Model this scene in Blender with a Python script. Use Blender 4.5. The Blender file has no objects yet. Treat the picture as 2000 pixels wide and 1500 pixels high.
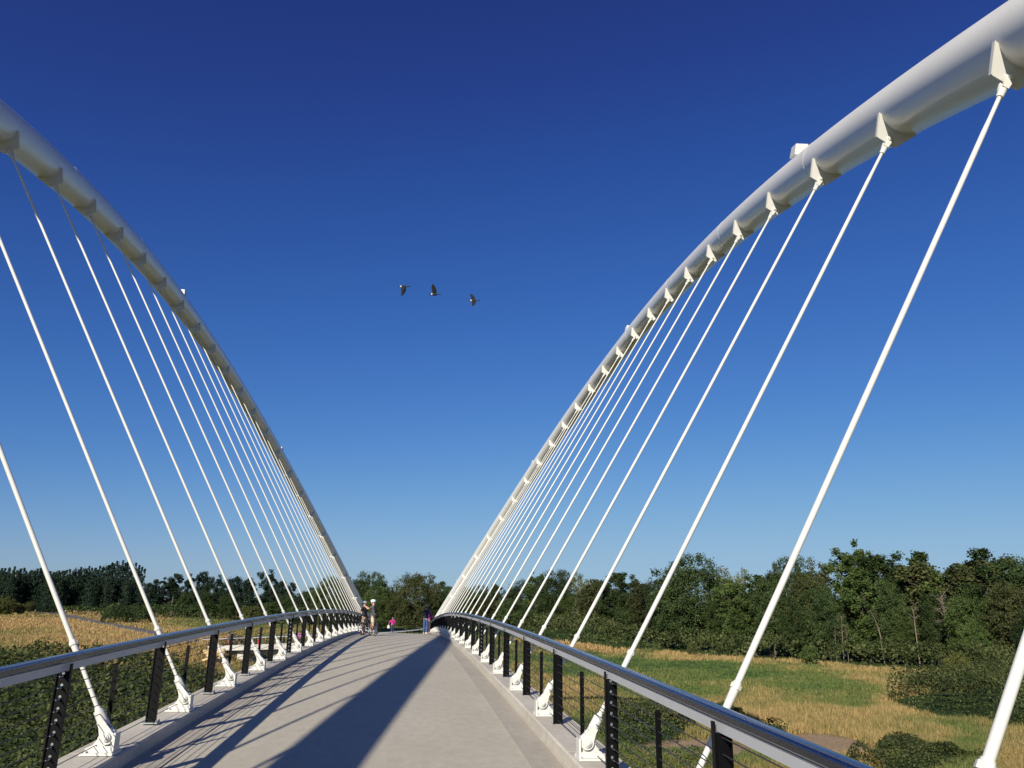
import bpy, math, random
import numpy as np
from mathutils import Vector, Matrix
random.seed(7); rng = np.random.default_rng(11)
R = math.radians
sc = bpy.context.scene
COL = sc.collection

# ---------------------------------------------------------------- camera, sky, sun
DL = 0.009                                     # grade correction between bridge frame and the level world
def W(x, y, z):
    return Vector((x, y*math.cos(DL)+z*math.sin(DL), z*math.cos(DL)-y*math.sin(DL)))
PITCH, ROLL, YAW, FPX = R(16.56)-DL, R(0.936), R(6.904), 1552.24
EYE = W(0.547, 0, 1.673)
fwd = Vector((math.sin(YAW)*math.cos(PITCH), math.cos(YAW)*math.cos(PITCH), math.sin(PITCH)))
rt0 = Vector((math.cos(YAW), -math.sin(YAW), 0)); up0 = rt0.cross(fwd)
RT = rt0*math.cos(ROLL)+up0*math.sin(ROLL); UP = up0*math.cos(ROLL)-rt0*math.sin(ROLL)
cd = bpy.data.cameras.new('camera'); cam = bpy.data.objects.new('camera', cd); COL.objects.link(cam)
cam.matrix_world = Matrix(((RT.x, UP.x, -fwd.x, EYE.x), (RT.y, UP.y, -fwd.y, EYE.y), (RT.z, UP.z, -fwd.z, EYE.z), (0, 0, 0, 1)))
cd.sensor_width = 36; cd.lens = FPX/2000*36; cd.clip_start = 0.05; cd.clip_end = 20000
sc.camera = cam
sund = Vector((-0.95, -1.74, 1.0)).normalized()
EL = math.asin(sund.z); AZ = math.atan2(sund.x, sund.y)
wd = bpy.data.worlds.new('World'); sc.world = wd; wd.use_nodes = True
nt = wd.node_tree; bg = nt.nodes['Background']; sky = nt.nodes.new('ShaderNodeTexSky')
sky.sky_type = 'NISHITA'; sky.sun_disc = False; sky.sun_elevation = EL; sky.sun_rotation = AZ % (2*math.pi)
sky.altitude = 0; sky.air_density = 1.0; sky.dust_density = 0.25; sky.ozone_density = 5.0
SKYK = 0.085; CURVES = [[(0.0494, 0.0135), (0.0748, 0.0210), (0.1554, 0.0600), (0.2835, 0.1474), (0.4184, 0.2222), (0.62, 0.262), (1.2, 0.30)],
          [(0.1, 0.0332), (0.1474, 0.0679), (0.2913, 0.1694), (0.4738, 0.2952), (0.5907, 0.355), (0.68, 0.385), (1.2, 0.43)],
          [(0.209, 0.1640), (0.2992, 0.2660), (0.5166, 0.4400), (0.66, 0.508), (0.72, 0.525), (1.2, 0.56)]]
sk_in = nt.nodes.new('ShaderNodeVectorMath'); sk_in.operation = 'SCALE'; sk_in.inputs['Scale'].default_value = SKYK
sk_out = nt.nodes.new('ShaderNodeVectorMath'); sk_out.operation = 'SCALE'
rc = nt.nodes.new('ShaderNodeRGBCurve'); rc.mapping.extend = 'EXTRAPOLATED'; rc.mapping.use_clip = False
for ch, pts in enumerate(CURVES):
    c = rc.mapping.curves[ch]; c.points[0].location = (0, 0); c.points[1].location = pts[-1]
    for p in pts[:-1]: c.points.new(*p)
rc.mapping.update()
nt.links.new(sky.outputs[0], sk_in.inputs[0]); nt.links.new(sk_in.outputs[0], rc.inputs['Color']); nt.links.new(rc.outputs[0], sk_out.inputs[0]); nt.links.new(sk_out.outputs[0], bg.inputs[0])
sk_out.inputs['Scale'].default_value = 1/SKYK; bg.inputs[1].default_value = 0.085
sl = bpy.data.lights.new('sun', 'SUN'); sl.energy = 5.0; sl.angle = R(0.53); sl.color = (1.0, 0.93, 0.79)
so = bpy.data.objects.new('sun', sl); COL.objects.link(so); so.rotation_euler = sund.to_track_quat('Z', 'Y').to_euler()
so.location = (0, 0, 60)
sc.view_settings.view_transform = 'Standard'; sc.view_settings.look = 'None'
sc.view_settings.exposure = 0.35; sc.view_settings.gamma = 1.0
sc.render.engine = 'CYCLES'

# ---------------------------------------------------------------- helpers
def tag(o, label=None, cat=None, group=None, kind=None):
    if label: o['label'] = label
    if cat: o['category'] = cat
    if group: o['group'] = group
    if kind: o['kind'] = kind
    return o
def empty(name, loc, rz=0, parent=None):
    o = bpy.data.objects.new(name, None); o.empty_display_size = 0.3; COL.objects.link(o)
    o.location = loc; o.rotation_euler = (0, 0, rz); o.parent = parent
    return o
def link(name, me, parent=None, loc=None):
    o = bpy.data.objects.new(name, me); COL.objects.link(o); o.parent = parent
    if loc is not None: o.location = loc
    return o
def np_mesh(name, V, F, mat, smooth=False, attrs=None):
    """V (n,3), F (m,k) same-size faces"""
    V = np.asarray(V, np.float32); F = np.asarray(F, np.int32); k = F.shape[1]
    me = bpy.data.meshes.new(name)
    me.vertices.add(len(V)); me.vertices.foreach_set('co', V.ravel())
    me.loops.add(F.size); me.loops.foreach_set('vertex_index', F.ravel())
    me.polygons.add(len(F)); me.polygons.foreach_set('loop_start', np.arange(0, F.size, k, dtype=np.int32))
    if smooth: me.polygons.foreach_set('use_smooth', np.ones(len(F), bool))
    for an, (dom, val) in (attrs or {}).items():
        a = me.attributes.new(an, 'FLOAT', dom); a.data.foreach_set('value', np.asarray(val, np.float32))
    me.materials.append(mat); me.update(); me.validate()
    return me
class MB:
    """collects solids, builds ONE mesh"""
    def __init__(s): s.v = []; s.f = []; s.sm = []
    def add(s, vs, fs, smooth=False):
        b = len(s.v); s.v += [tuple(v) for v in vs]; s.f += [tuple(i+b for i in f) for f in fs]; s.sm += [smooth]*len(fs)
    def box(s, c, size, X=(1, 0, 0), Y=(0, 1, 0), Z=(0, 0, 1), taper=1.0):
        c = Vector(c); X = Vector(X)*size[0]/2; Y = Vector(Y)*size[1]/2; Z = Vector(Z)*size[2]/2
        vs = []
        for sz, t in ((-1, 1), (1, taper)):
            for sx, sy in ((-1, -1), (1, -1), (1, 1), (-1, 1)): vs.append(c+X*sx*t+Y*sy*t+Z*sz)
        s.add(vs, [(3, 2, 1, 0), (4, 5, 6, 7), (0, 1, 5, 4), (1, 2, 6, 5), (2, 3, 7, 6), (3, 0, 4, 7)])
    def tube(s, pts, rad, n=10, smooth=True, cap=True):
        pts = [Vector(p) for p in pts]; rad = rad if hasattr(rad, '__len__') else [rad]*len(pts)
        vs = []; fs = []; prev = None
        for i, p in enumerate(pts):
            t = (pts[min(i+1, len(pts)-1)]-pts[max(i-1, 0)])
            if t.length < 1e-9: t = Vector((0, 0, 1))
            t.normalize()
            if prev is None:
                a = Vector((0, 0, 1)) if abs(t.z) < 0.9 else Vector((1, 0, 0)); u = t.cross(a).normalized()
            else: u = (prev-t*prev.dot(t)).normalized()
            prev = u; w = t.cross(u)
            for k in range(n):
                a = 2*math.pi*k/n; vs.append(p+(u*math.cos(a)+w*math.sin(a))*rad[i])
        for i in range(len(pts)-1):
            for k in range(n):
                k2 = (k+1) % n; fs.append((i*n+k, i*n+k2, (i+1)*n+k2, (i+1)*n+k))
        s.add(vs, fs, smooth)
        if cap:
            s.add(vs[:n], [tuple(range(n))[::-1]]); s.add(vs[-n:], [tuple(range(n))])
    def prism(s, poly, O, X, Z, Y, th):
        """poly in (X,Z) plane, extruded +-th/2 along Y"""
        O, X, Y, Z = Vector(O), Vector(X), Vector(Y), Vector(Z); n = len(poly)
        vs = [O+X*a+Z*b-Y*th/2 for a, b in poly]+[O+X*a+Z*b+Y*th/2 for a, b in poly]
        s.add(vs, [tuple(range(n)), tuple(range(2*n-1, n-1, -1))]+[(i, i+n, (i+1) % n+n, (i+1) % n) for i in range(n)])
    def sweep(s, prof, frames, smooth=False, closed=True):
        """prof list of (a,b); frames list of (O,A,B)"""
        n = len(prof); vs = []; fs = []
        for O, A, B in frames:
            for a, b in prof: vs.append(Vector(O)+Vector(A)*a+Vector(B)*b)
        for i in range(len(frames)-1):
            for k in range(n if closed else n-1):
                k2 = (k+1) % n; fs.append((i*n+k, (i+1)*n+k, (i+1)*n+k2, i*n+k2))
        s.add(vs, fs, smooth)
        if closed:
            s.add(vs[:n], [tuple(range(n))]); s.add(vs[-n:], [tuple(range(n))[::-1]])
    def ball(s, c, r, n=8, m=6, sc=(1, 1, 1)):
        c = Vector(c); vs = []; fs = []
        for i in range(m+1):
            th = math.pi*i/m
            for k in range(n):
                a = 2*math.pi*k/n; vs.append(c+Vector((r*sc[0]*math.sin(th)*math.cos(a), r*sc[1]*math.sin(th)*math.sin(a), r*sc[2]*math.cos(th))))
        for i in range(m):
            for k in range(n): fs.append((i*n+k, (i+1)*n+k, (i+1)*n+(k+1) % n, i*n+(k+1) % n))
        s.add(vs, fs, True)
    def mesh(s, name, mat):
        me = bpy.data.meshes.new(name); me.from_pydata(s.v, [], s.f); me.polygons.foreach_set('use_smooth', s.sm)
        me.materials.append(mat); me.update()
        import bmesh
        bm = bmesh.new(); bm.from_mesh(me); bmesh.ops.recalc_face_normals(bm, faces=bm.faces); bm.to_mesh(me); bm.free()
        return me
    def build(s, name, mat, parent=None, bevel=0):
        o = link(name, s.mesh(name, mat), parent)
        if bevel:
            b = o.modifiers.new('bevel', 'BEVEL'); b.width = bevel; b.segments = 2; b.limit_method = 'ANGLE'; b.angle_limit = R(40)
        return o

def new_mat(name):
    m = bpy.data.materials.new(name); m.use_nodes = True; t = m.node_tree; return m, t, t.nodes['Principled BSDF']
def N(t, typ, **kw):
    n = t.nodes.new(typ)
    for k, v in kw.items():
        if k in n.inputs: n.inputs[k].default_value = v
        else: setattr(n, k, v)
    return n
def simple(name, col, rough=0.5, metal=0.0, var=0.08, scale=8, bump=0.0, coat=0.0, rvar=0.1):
    m, t, b = new_mat(name); L = t.links
    tc = N(t, 'ShaderNodeTexCoord'); no = N(t, 'ShaderNodeTexNoise', Scale=scale, Detail=6.0, Roughness=0.6)
    L.new(tc.outputs['Object'], no.inputs['Vector'])
    mx = N(t, 'ShaderNodeMix', data_type='RGBA'); L.new(no.outputs['Fac'], mx.inputs[0])
    mx.inputs[6].default_value = (*[c*(1-var) for c in col], 1); mx.inputs[7].default_value = (*[min(1, c*(1+var)) for c in col], 1)
    L.new(mx.outputs[2], b.inputs['Base Color'])
    mr = N(t, 'ShaderNodeMapRange'); mr.inputs[3].default_value = max(0.02, rough-rvar); mr.inputs[4].default_value = min(1, rough+rvar)
    L.new(no.outputs['Fac'], mr.inputs[0]); L.new(mr.outputs[0], b.inputs['Roughness'])
    b.inputs['Metallic'].default_value = metal
    if coat: b.inputs['Coat Weight'].default_value = coat; b.inputs['Coat Roughness'].default_value = 0.15
    if bump:
        bp = N(t, 'ShaderNodeBump', Strength=bump, Distance=0.01); L.new(no.outputs['Fac'], bp.inputs['Height']); L.new(bp.outputs[0], b.inputs['Normal'])
    return m
M = {}
M['white'] = simple('white_paint', (0.60, 0.59, 0.555), 0.42, var=0.04, scale=3)
M['arch'] = simple('arch_paint', (0.71, 0.70, 0.655), 0.34, var=0.05, scale=0.8, coat=0.25, rvar=0.06)
M['black'] = simple('black_steel', (0.003, 0.003, 0.0035), 0.45, var=0.2)
M['black'].node_tree.nodes['Principled BSDF'].inputs['Specular IOR Level'].default_value = 0.12
M['cable'] = simple('steel_cable', (0.05, 0.05, 0.055), 0.5, metal=0.4)
M['fitting'] = simple('stainless_fitting', (0.75, 0.75, 0.76), 0.25, metal=1.0)
M['rail'] = simple('brushed_rail', (0.20, 0.20, 0.215), 0.24, metal=1.0, var=0.08, scale=2, rvar=0.05)
M['channel'] = simple('grey_channel', (0.48, 0.49, 0.52), 0.38, metal=0.25, var=0.06)
M['galv'] = simple('galvanised_plate', (0.33, 0.35, 0.36), 0.5, metal=0.7, var=0.2, scale=20)

def concrete(name, base, dark, sc1=0.5, warm=None, joints=0.0):
    m, t, b = new_mat(name); L = t.links
    g = N(t, 'ShaderNodeNewGeometry'); n1 = N(t, 'ShaderNodeTexNoise', Scale=sc1, Detail=8.0, Roughness=0.62)
    n2 = N(t, 'ShaderNodeTexNoise', Scale=9.0, Detail=10.0, Roughness=0.7); n3 = N(t, 'ShaderNodeTexNoise', Scale=120.0, Detail=3.0)
    mp = N(t, 'ShaderNodeMapping'); mp.inputs['Scale'].default_value = (1.0, 0.45, 1)
    L.new(g.outputs['Position'], mp.inputs[0])
    for n in (n1, n2): L.new(mp.outputs[0], n.inputs['Vector'])
    L.new(g.outputs['Position'], n3.inputs['Vector'])
    r1 = N(t, 'ShaderNodeMapRange'); r1.inputs[1].default_value = 0.36; r1.inputs[2].default_value = 0.66; L.new(n1.outputs['Fac'], r1.inputs[0])
    mx = N(t, 'ShaderNodeMix', data_type='RGBA'); mx.inputs[6].default_value = (*dark, 1); mx.inputs[7].default_value = (*base, 1); L.new(r1.outputs[0], mx.inputs[0])
    mul = N(t, 'ShaderNodeMix', data_type='RGBA', blend_type='MULTIPLY'); mul.inputs[0].default_value = 1
    r2 = N(t, 'ShaderNodeMapRange'); r2.inputs[1].default_value = 0.3; r2.inputs[2].default_value = 0.7; r2.inputs[3].default_value = 0.86; r2.inputs[4].default_value = 1.08
    L.new(n2.outputs['Fac'], r2.inputs[0]); L.new(mx.outputs[2], mul.inputs[6]); L.new(r2.outputs[0], mul.inputs[7])
    L.new(mul.outputs[2], b.inputs['Base Color']); b.inputs['Roughness'].default_value = 0.85
    bp = N(t, 'ShaderNodeBump', Strength=0.35, Distance=0.004); ad = N(t, 'ShaderNodeMath', operation='ADD')
    L.new(n2.outputs['Fac'], ad.inputs[0]); L.new(n3.outputs['Fac'], ad.inputs[1]); L.new(ad.outputs[0], bp.inputs['Height']); L.new(bp.outputs[0], b.inputs['Normal'])
    return m
M['deck'] = concrete('deck_concrete', (0.475, 0.435, 0.348), (0.43, 0.39, 0.308))
M['gutter'] = concrete('gutter_concrete', (0.40, 0.36, 0.30), (0.35, 0.315, 0.26), 1.2)
M['curb'] = concrete('curb_concrete', (0.55, 0.51, 0.44), (0.46, 0.42, 0.355), 1.6)
M['pier'] = concrete('pier_concrete', (0.50, 0.48, 0.44), (0.42, 0.40, 0.37), 0.6)
M['asphalt'] = simple('asphalt', (0.10, 0.098, 0.10), 0.9, var=0.15, scale=1.5)

# ---------------------------------------------------------------- bridge geometry (bridge frame)
S = 3.0; WP = 2.533
Y0 = {-1: 6.579, 1: 6.196}; AL = {-1: R(27.2), 1: R(28.4)}
def zd(y): return 0.05081*y-0.000572*y*y
def T(y): return 4.367+0.63542*y-0.00851*y*y
ZC, ZD = -0.17, -0.32                 # curb top and deck surface under the pin plane
TUBE_OFF, TUBE_R = 0.63, 0.415
def low_pin(sd, y): return W(sd*WP, y, zd(y))
def arch_pt(sd, y, off=0.0):
    t = T(y)+off; return W(sd*(WP+t*math.sin(AL[sd])), y, t*math.cos(AL[sd]))
YA, YB = -8.0, 83.0

bridge = tag(empty('footbridge', (0, 0, 0)), 'white tied arch footbridge with concrete deck and two outward leaning tubular arches', 'bridge')
def frames(x, zoff, y0, y1, n, zf=zd):
    out = []
    for i in range(n+1):
        y = y0+(y1-y0)*i/n; out.append((W(x, y, zf(y)+zoff), (1, 0, 0), W(0, 0, 1)))
    return out
NY = 120
mb = MB(); hw = 2.39
mb.sweep([(-2.95, -0.60), (2.95, -0.60), (2.95, -0.004), (hw, -0.004), (hw-0.42, -0.018), (0, 0.0), (-(hw-0.42), -0.018), (-hw, -0.004), (-2.95, -0.004)], frames(0, ZD, YA, YB, NY))
mb.build('deck', M['deck'], bridge)
for sd in (-1, 1):                     # trowelled gutter strips, a thin sheet on the deck
    mb = MB(); mb.sweep([(-0.19, 0.0), (0.19, 0.0), (0.19, 0.007), (-0.19, 0.007)], frames(sd*(hw-0.2), ZD-0.012, YA, YB, NY)); mb.build('gutter', M['gutter'], bridge)
for sd in (-1, 1):
    mb = MB(); hc = ZC-ZD
    for j in range(31):                # curb cast in bays with open joints
        a = YA+j*(YB-YA)/31; b = YA+(j+1)*(YB-YA)/31-0.012
        pr = [(0, 0.0), (0.0, hc-0.02), (sd*0.02, hc), (sd*0.52, hc), (sd*0.52, 0.0)]
        mb.sweep(pr, frames(sd*hw, ZD, a, b, 4))
    mb.build('curb', M['curb'], bridge)
    # raised pads under the railing posts
# arches
post_y = {}
for sd in (-1, 1):
    pts = [arch_pt(sd, y, TUBE_OFF) for y in np.linspace(YA+0.6, YB-0.6, 220)]
    mb = MB(); mb.tube(pts, TUBE_R, 40); arch = mb.build('arch', M['arch'], bridge)
    # weld seams: very low rings
    for y in np.arange(-2, 80, 7.3):
        a, b = arch_pt(sd, y-0.012, TUBE_OFF), arch_pt(sd, y+0.012, TUBE_OFF); mb = MB(); mb.tube([a, b], TUBE_R+0.003, 40); mb.build('weld_seam', M['arch'], arch)
    # lighting conduit along the crown with clips
    mb = MB(); hx = Vector((sd*math.sin(AL[sd]), 0, math.cos(AL[sd])))
    ax = Vector((-sd*math.cos(AL[sd]), 0, math.sin(AL[sd])))
    cp = []
    for y in np.linspace(-4, 79, 180):
        c = arch_pt(sd, y, TUBE_OFF); t = (arch_pt(sd, y+.1, TUBE_OFF)-arch_pt(sd, y-.1, TUBE_OFF)).normalized()
        nrm = t.cross(ax).normalized(); nrm = nrm if nrm.z > 0 else -nrm
        cp.append(c+(nrm*0.94+ax*0.34).normalized()*(TUBE_R+0.035))
    mb.tube(cp, 0.022, 8)
    for c in cp[::8]: mb.box(c, (0.07, 0.05, 0.05))
    mb.build('conduit', M['arch'], arch)
    for k in range(-3, 25):
        y = Y0[sd]+S*k+(0.27 if (k == -1 and sd > 0) else 0)
        t_len = T(y)
        if t_len < 1.9: continue
        P0 = low_pin(sd, y); P1 = arch_pt(sd, y); C = arch_pt(sd, y, TUBE_OFF)
        h = (P1-P0).normalized(); Ln = (P1-P0).length
        X = Vector((sd, 0, 0)); Zw = W(0, 0, 1); Yw = W(0, 1, 0)
        # bracket plate in the tube's cross-section
        t = (arch_pt(sd, y+.1, TUBE_OFF)-arch_pt(sd, y-.1, TUBE_OFF)).normalized()
        n = t.cross(h).normalized(); hd = n.cross(t).normalized(); hd = hd if hd.dot(h) < 0 else -hd
        n = n if n.x*sd < 0 else -n            # n points to the deck side
        rr = TUBE_R-0.01; d = (P1-C).dot(hd)
        mb = MB(); poly = [(0.26, 0.31), (0.31, 0.31), (0.155, d+0.04), (-0.155, d+0.04), (-0.31, 0.31), (-0.26, 0.31)]
        O = C+t*((P1-C).dot(t))
        mb.prism(poly, O, n, hd, t, 0.035)
        e0 = O+n*0.313+hd*0.31; e1 = O+n*0.159+hd*(d+0.04)
        dd = (e1-e0); mb.box((e0+e1)/2, (0.012, 0.06, dd.length), X=dd.cross(t).normalized(), Y=t, Z=dd.normalized())
        mb.build('bracket', M['white'], arch)
        # hanger rod
        lo, hi = 0.22, Ln-0.26
        mb = MB(); mb.tube([P0+h*lo, P0+h*0.9], 0.0235, 12); mb.tube([P0+h*1.02, P0+h*(hi-0.5), P0+h*(hi-0.3), P0+h*hi], [0.0265, 0.0265, 0.022, 0.022], 14)
        hg = mb.build('hanger', M['white'], bridge)
        mb = MB()                                      # sleeve (turnbuckle) with two collars
        mb.tube([P0+h*0.81, P0+h*0.85], 0.037, 12); mb.tube([P0+h*0.85, P0+h*1.04], [0.029, 0.034], 14); mb.tube([P0+h*1.04, P0+h*1.075], 0.044, 8, smooth=False); mb.tube([P0+h*1.075, P0+h*1.095], [0.036, 0.031], 14)
        mb.build('sleeve', M['white'], hg)
        # lower fork and socket
        Xh = Vector((sd*math.cos(AL[sd]), 0, -math.sin(AL[sd])))
        mb = MB(); fp = [(0.066*math.cos(a), 0.066*math.sin(a)) for a in np.linspace(math.pi, 2*math.pi, 9)]+[(0.066, 0.03), (0.042, 0.12), (0.042, 0.17), (-0.042, 0.17), (-0.042, 0.12), (-0.066, 0.03)]
        for o in (-0.045, 0.045): mb.prism(fp, P0+Yw*o, Xh, h, Yw, 0.022)
        mb.tube([P0+h*0.12, P0+h*0.18], [0.048, 0.058], 14); mb.tube([P0+h*0.18, P0+h*0.29], 0.054, 14); mb.tube([P0+h*0.29, P0+h*0.33], [0.038, 0.028], 14)
        mb.build('socket', M['white'], hg)
        # anchor block: base plate, cheek plates, inner stiffener, pin and nuts
        B = W(sd*WP, y, zd(y)+ZC)
        mb = MB(); mb.box(B+Zw*0.012+X*0.055, (0.33, 0.30, 0.024), X=X, Y=Yw, Z=Zw)
        ck = [(0.21, 0.024), (0.205, 0.055), (0.14, 0.085), (0.10, 0.14), (0.088, 0.20), (0.045, 0.25), (-0.025, 0.255), (-0.062, 0.23), (-0.072, 0.18), (-0.075, 0.08), (-0.08, 0.024)]
        mb.prism(ck, B, X, Zw, Yw, 0.055)
        for o in (-0.085, 0.085): mb.prism([(0.19, 0.024), (0.18, 0.062), (0.05, 0.085), (-0.068, 0.085), (-0.078, 0.024)], B+Yw*o, X, Zw, Yw, 0.022)
        mb.box(B+Zw*0.118-X*0.084, (0.024, 0.165, 0.188), X=X, Y=Yw, Z=Zw)
        for sx in (-0.085, 0.17):
            for sy in (-0.115, 0.115): mb.tube([B+X*sx+Yw*sy+Zw*0.024, B+X*sx+Yw*sy+Zw*0.045], 0.014, 6, smooth=False)
        mb.tube([P0-Yw*0.062, P0+Yw*0.062], 0.075, 16); mb.tube([P0-Yw*0.085, P0+Yw*0.085], 0.046, 14); mb.tube([P0-Yw*0.10, P0+Yw*0.10], 0.034, 6, smooth=False); mb.tube([P0-Yw*0.112, P0+Yw*0.112], 0.019, 10)
        mb.build('anchor_block', M['white'], hg, bevel=0.003)
        # upper fork at the bracket
        mb = MB(); up = [(0.047*math.cos(a), 0.047*math.sin(a)) for a in np.linspace(0, math.pi, 9)]+[(-0.047, -0.04), (-0.03, -0.15), (0.03, -0.15), (0.047, -0.04)]
        for o in (-0.036, 0.036): mb.prism(up, P1+Yw*o, Xh, h, Yw, 0.022)
        mb.tube([P1-h*0.12, P1-h*0.15], [0.034, 0.041], 12); mb.tube([P1-h*0.15, P1-h*0.26], [0.041, 0.036], 12)
        mb.tube([P1-Yw*0.062, P1+Yw*0.062], 0.034, 6, smooth=False); mb.tube([P1-Yw*0.075, P1+Yw*0.075], 0.018, 10)
        mb.build('fork', M['white'], hg)
# bridge lights mounted on the arches
def arch_light(sd, y, label):
    c = arch_pt(sd, y, TUBE_OFF); t = (arch_pt(sd, y+.1, TUBE_OFF)-arch_pt(sd, y-.1, TUBE_OFF)).normalized()
    ax = Vector((-sd*math.cos(AL[sd]), 0, math.sin(AL[sd]))); nrm = t.cross(ax).normalized(); nrm = nrm if nrm.z > 0 else -nrm
    u = (nrm*0.9+ax*0.45).normalized(); v = t.cross(u).normalized()
    base = c+u*TUBE_R
    e = tag(empty('arch_light', base), label, 'light', 'box lights bolted along the arches')
    def rel(m): m.v = [tuple(Vector(p)-base) for p in m.v]; return m
    mb = MB(); mb.box(base+u*0.03, (0.16, 0.18, 0.06), X=v, Y=t, Z=u); rel(mb).build('bracket', M['arch'], e)
    mb = MB(); mb.box(base+u*0.19, (0.30, 0.40, 0.24), X=v, Y=t, Z=u, taper=0.86); rel(mb).build('housing', M['white'], e, bevel=0.01)
    mb = MB(); mb.box(base+u*0.18+t*0.207, (0.22, 0.012, 0.16), X=v, Y=t, Z=u); rel(mb).build('lens', M['galv'], e)
LIGHTS = [(1, 14.27, 'white box light high on the right arch, biggest and nearest of them'), (1, 35.5, 'small white box light about halfway down the right arch'),
          (1, 56.4, 'small white box light low on the right arch above its last clear hanger brackets'), (1, 74.6, 'tiny white box light at the foot of the right arch against the trees'),
          (-1, 34.7, 'white box light on the shaded left arch, highest on that side'), (-1, 56.1, 'small white box light low on the left arch against open sky'), (-1, 74.4, 'tiny white box light near the foot of the left arch before the round trees')]
for a in LIGHTS: arch_light(*a)

# ---------------------------------------------------------------- railings
def railing(name, label, centre, y_posts, height=1.08, fit_every=5, fit_off=0, cables=9, up=None, pickets=True):
    """centre(s) -> (point on curb top, outward unit, along unit); y_posts are stations of the posts"""
    s0, s1 = y_posts[0]-1.5, y_posts[-1]+1.5
    o0, _, _ = centre((s0+s1)/2)
    e = tag(empty(name, o0), label, 'railing')
    def bld(m, nm, mat, par, bevel=0):
        if par is e: m.v = [tuple(Vector(p)-o0) for p in m.v]
        else: m.v = [tuple(Vector(p)-o0) for p in m.v]
        return m.build(nm, mat, par, bevel)
    Z = up or W(0, 0, 1)
    n = int((s1-s0)/0.7)
    fr = [(centre(s0+(s1-s0)*i/n)[0]+Z*height, centre(s0+(s1-s0)*i/n)[1], Z) for i in range(n+1)]
    cap = [(0.055*math.cos(a), 0.022*math.sin(a)) for a in np.linspace(0, math.pi, 9)]+[(-0.057, -0.034), (-0.046, -0.045), (0.046, -0.045), (0.057, -0.034)]
    mb = MB(); mb.sweep([(a, b-0.022) for a, b in cap], fr, smooth=False); tr = bld(mb, 'top_rail', M['rail'], e)
    mb = MB(); mb.sweep([(-0.026, -0.155), (0.026, -0.155), (0.026, -0.082), (-0.026, -0.082)], fr); bld(mb, 'rail_channel', M['channel'], e)
    for i, s in enumerate(y_posts):
        P, u, t = centre(s)
        mb = MB(); mb.box(P+Z*(height-0.17)/2+Z*0.01, (0.012, 0.10, height-0.17), X=t, Y=u, Z=Z)
        mb.box(P+Z*(height-0.09)/2+u*-0.056, (0.05, 0.012, height-0.09), X=t, Y=u, Z=Z); mb.box(P+Z*(height-0.17)/2+u*0.056, (0.05, 0.012, height-0.17), X=t, Y=u, Z=Z)
        p = bld(mb, 'post', M['black'], e)
        mb = MB(); mb.box(P+Z*0.008, (0.15, 0.20, 0.014), X=t, Y=u, Z=Z)
        for a in (-0.055, 0.055): mb.tube([P+t*a-u*0.085+Z*0.012, P+t*a-u*0.085+Z*0.04], 0.011, 6, smooth=False)
        bld(mb, 'base_plate', M['galv'], p)
        if fit_every and (i-fit_off) % fit_every == 0 and s < 34:
            for c in range(cables):
                z = 0.075+c*0.102; mb = MB()
                for q in (-1, 1):
                    a = P+Z*(z+q*0.011)
                    mb.tube([a-t*0.01, a+t*q*0.03, a+t*q*0.034, a+t*q*0.09], [0.013, 0.013, 0.007, 0.006], 8)
                bld(mb, 'cable_fitting', M['fitting'], p)
    if pickets:
        for a, b in zip(y_posts[:-1], y_posts[1:]):
            s = a+(b-a)*0.47; P, u, t = centre(s)
            mb = MB(); q = [(-0.024, 0.05), (0.024, 0.05), (0.024, height-0.245), (0.014, height-0.228), (-0.014, height-0.228), (-0.024, height-0.245)]
            mb.prism(q, P, u, Z, t, 0.012); bld(mb, 'picket', M['black'], e)
    n2 = int((s1-s0)/1.5)
    for c in range(cables):
        z = 0.075+c*0.102
        mb = MB(); mb.tube([centre(s0+(s1-s0)*i/n2)[0]+Z*z for i in range(n2+1)], 0.0048, 5, smooth=True); bld(mb, 'cable', M['cable'], e)
    return e
RX = WP+0.10
def cen(sd): return lambda y: (W(sd*RX, y, zd(y)+ZC+(0.015 if sd < 0 else -0.025)), Vector((sd, 0, 0)), W(0, 1, 0))
PL = [8.40+S*k for k in range(-4, 26)]      # left posts
PR = [8.45+S*k for k in range(-4, 26)]
railing('railing', 'black post and cable railing with metal handrail along the left edge of the deck', cen(-1), PL, fit_off=4)
railing('railing', 'black post and cable railing with metal handrail along the right edge of the deck', cen(1), PR, fit_off=4)

# ---------------------------------------------------------------- curved approach ramp beyond the span
RC = 46.0; YE = 84.0
def ramp(s):                            # s = metres past the end of the span, turning left
    zz = zd(YE)+ZC-0.047*s
    th = max(0.0, s-3)/RC
    if s <= 3: x, y, tx, ty = 0.0, YE+s, 0.0, 1.0
    else: x, y, tx, ty = -RC+RC*math.cos(th), YE+3+RC*math.sin(th), -math.sin(th), math.cos(th)
    return W(x, y, zz), Vector((ty, -tx, 0)), Vector((tx, ty, 0)).normalized()
RL = 58.0
RZ = W(0, 0, 1)
def rframes(off, zo, a, b, n):
    out = []
    for i in range(n+1):
        P, u, t = ramp(a+(b-a)*i/n); out.append((P+u*off+RZ*zo, u, RZ))
    return out
r0 = ramp(40)[0]
ramp_e = tag(empty('approach_ramp', r0+Vector((0, 0, -2))), 'pale concrete approach ramp curving left beyond the far end of the bridge', 'ramp')
def rel_to(mb, o):
    mb.v = [tuple(Vector(p)-o) for p in mb.v]; return mb
ro_ = r0+Vector((0, 0, -2))
mb = MB(); mb.sweep([(-2.9, -0.72), (2.9, -0.72), (2.9, 0), (2.43, 0), (2.43, -0.15), (-2.43, -0.15), (-2.43, 0), (-2.9, 0)], rframes(0, 0, -2, RL, 60)); rel_to(mb, ro_).build('deck_slab', M['pier'], ramp_e)
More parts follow.
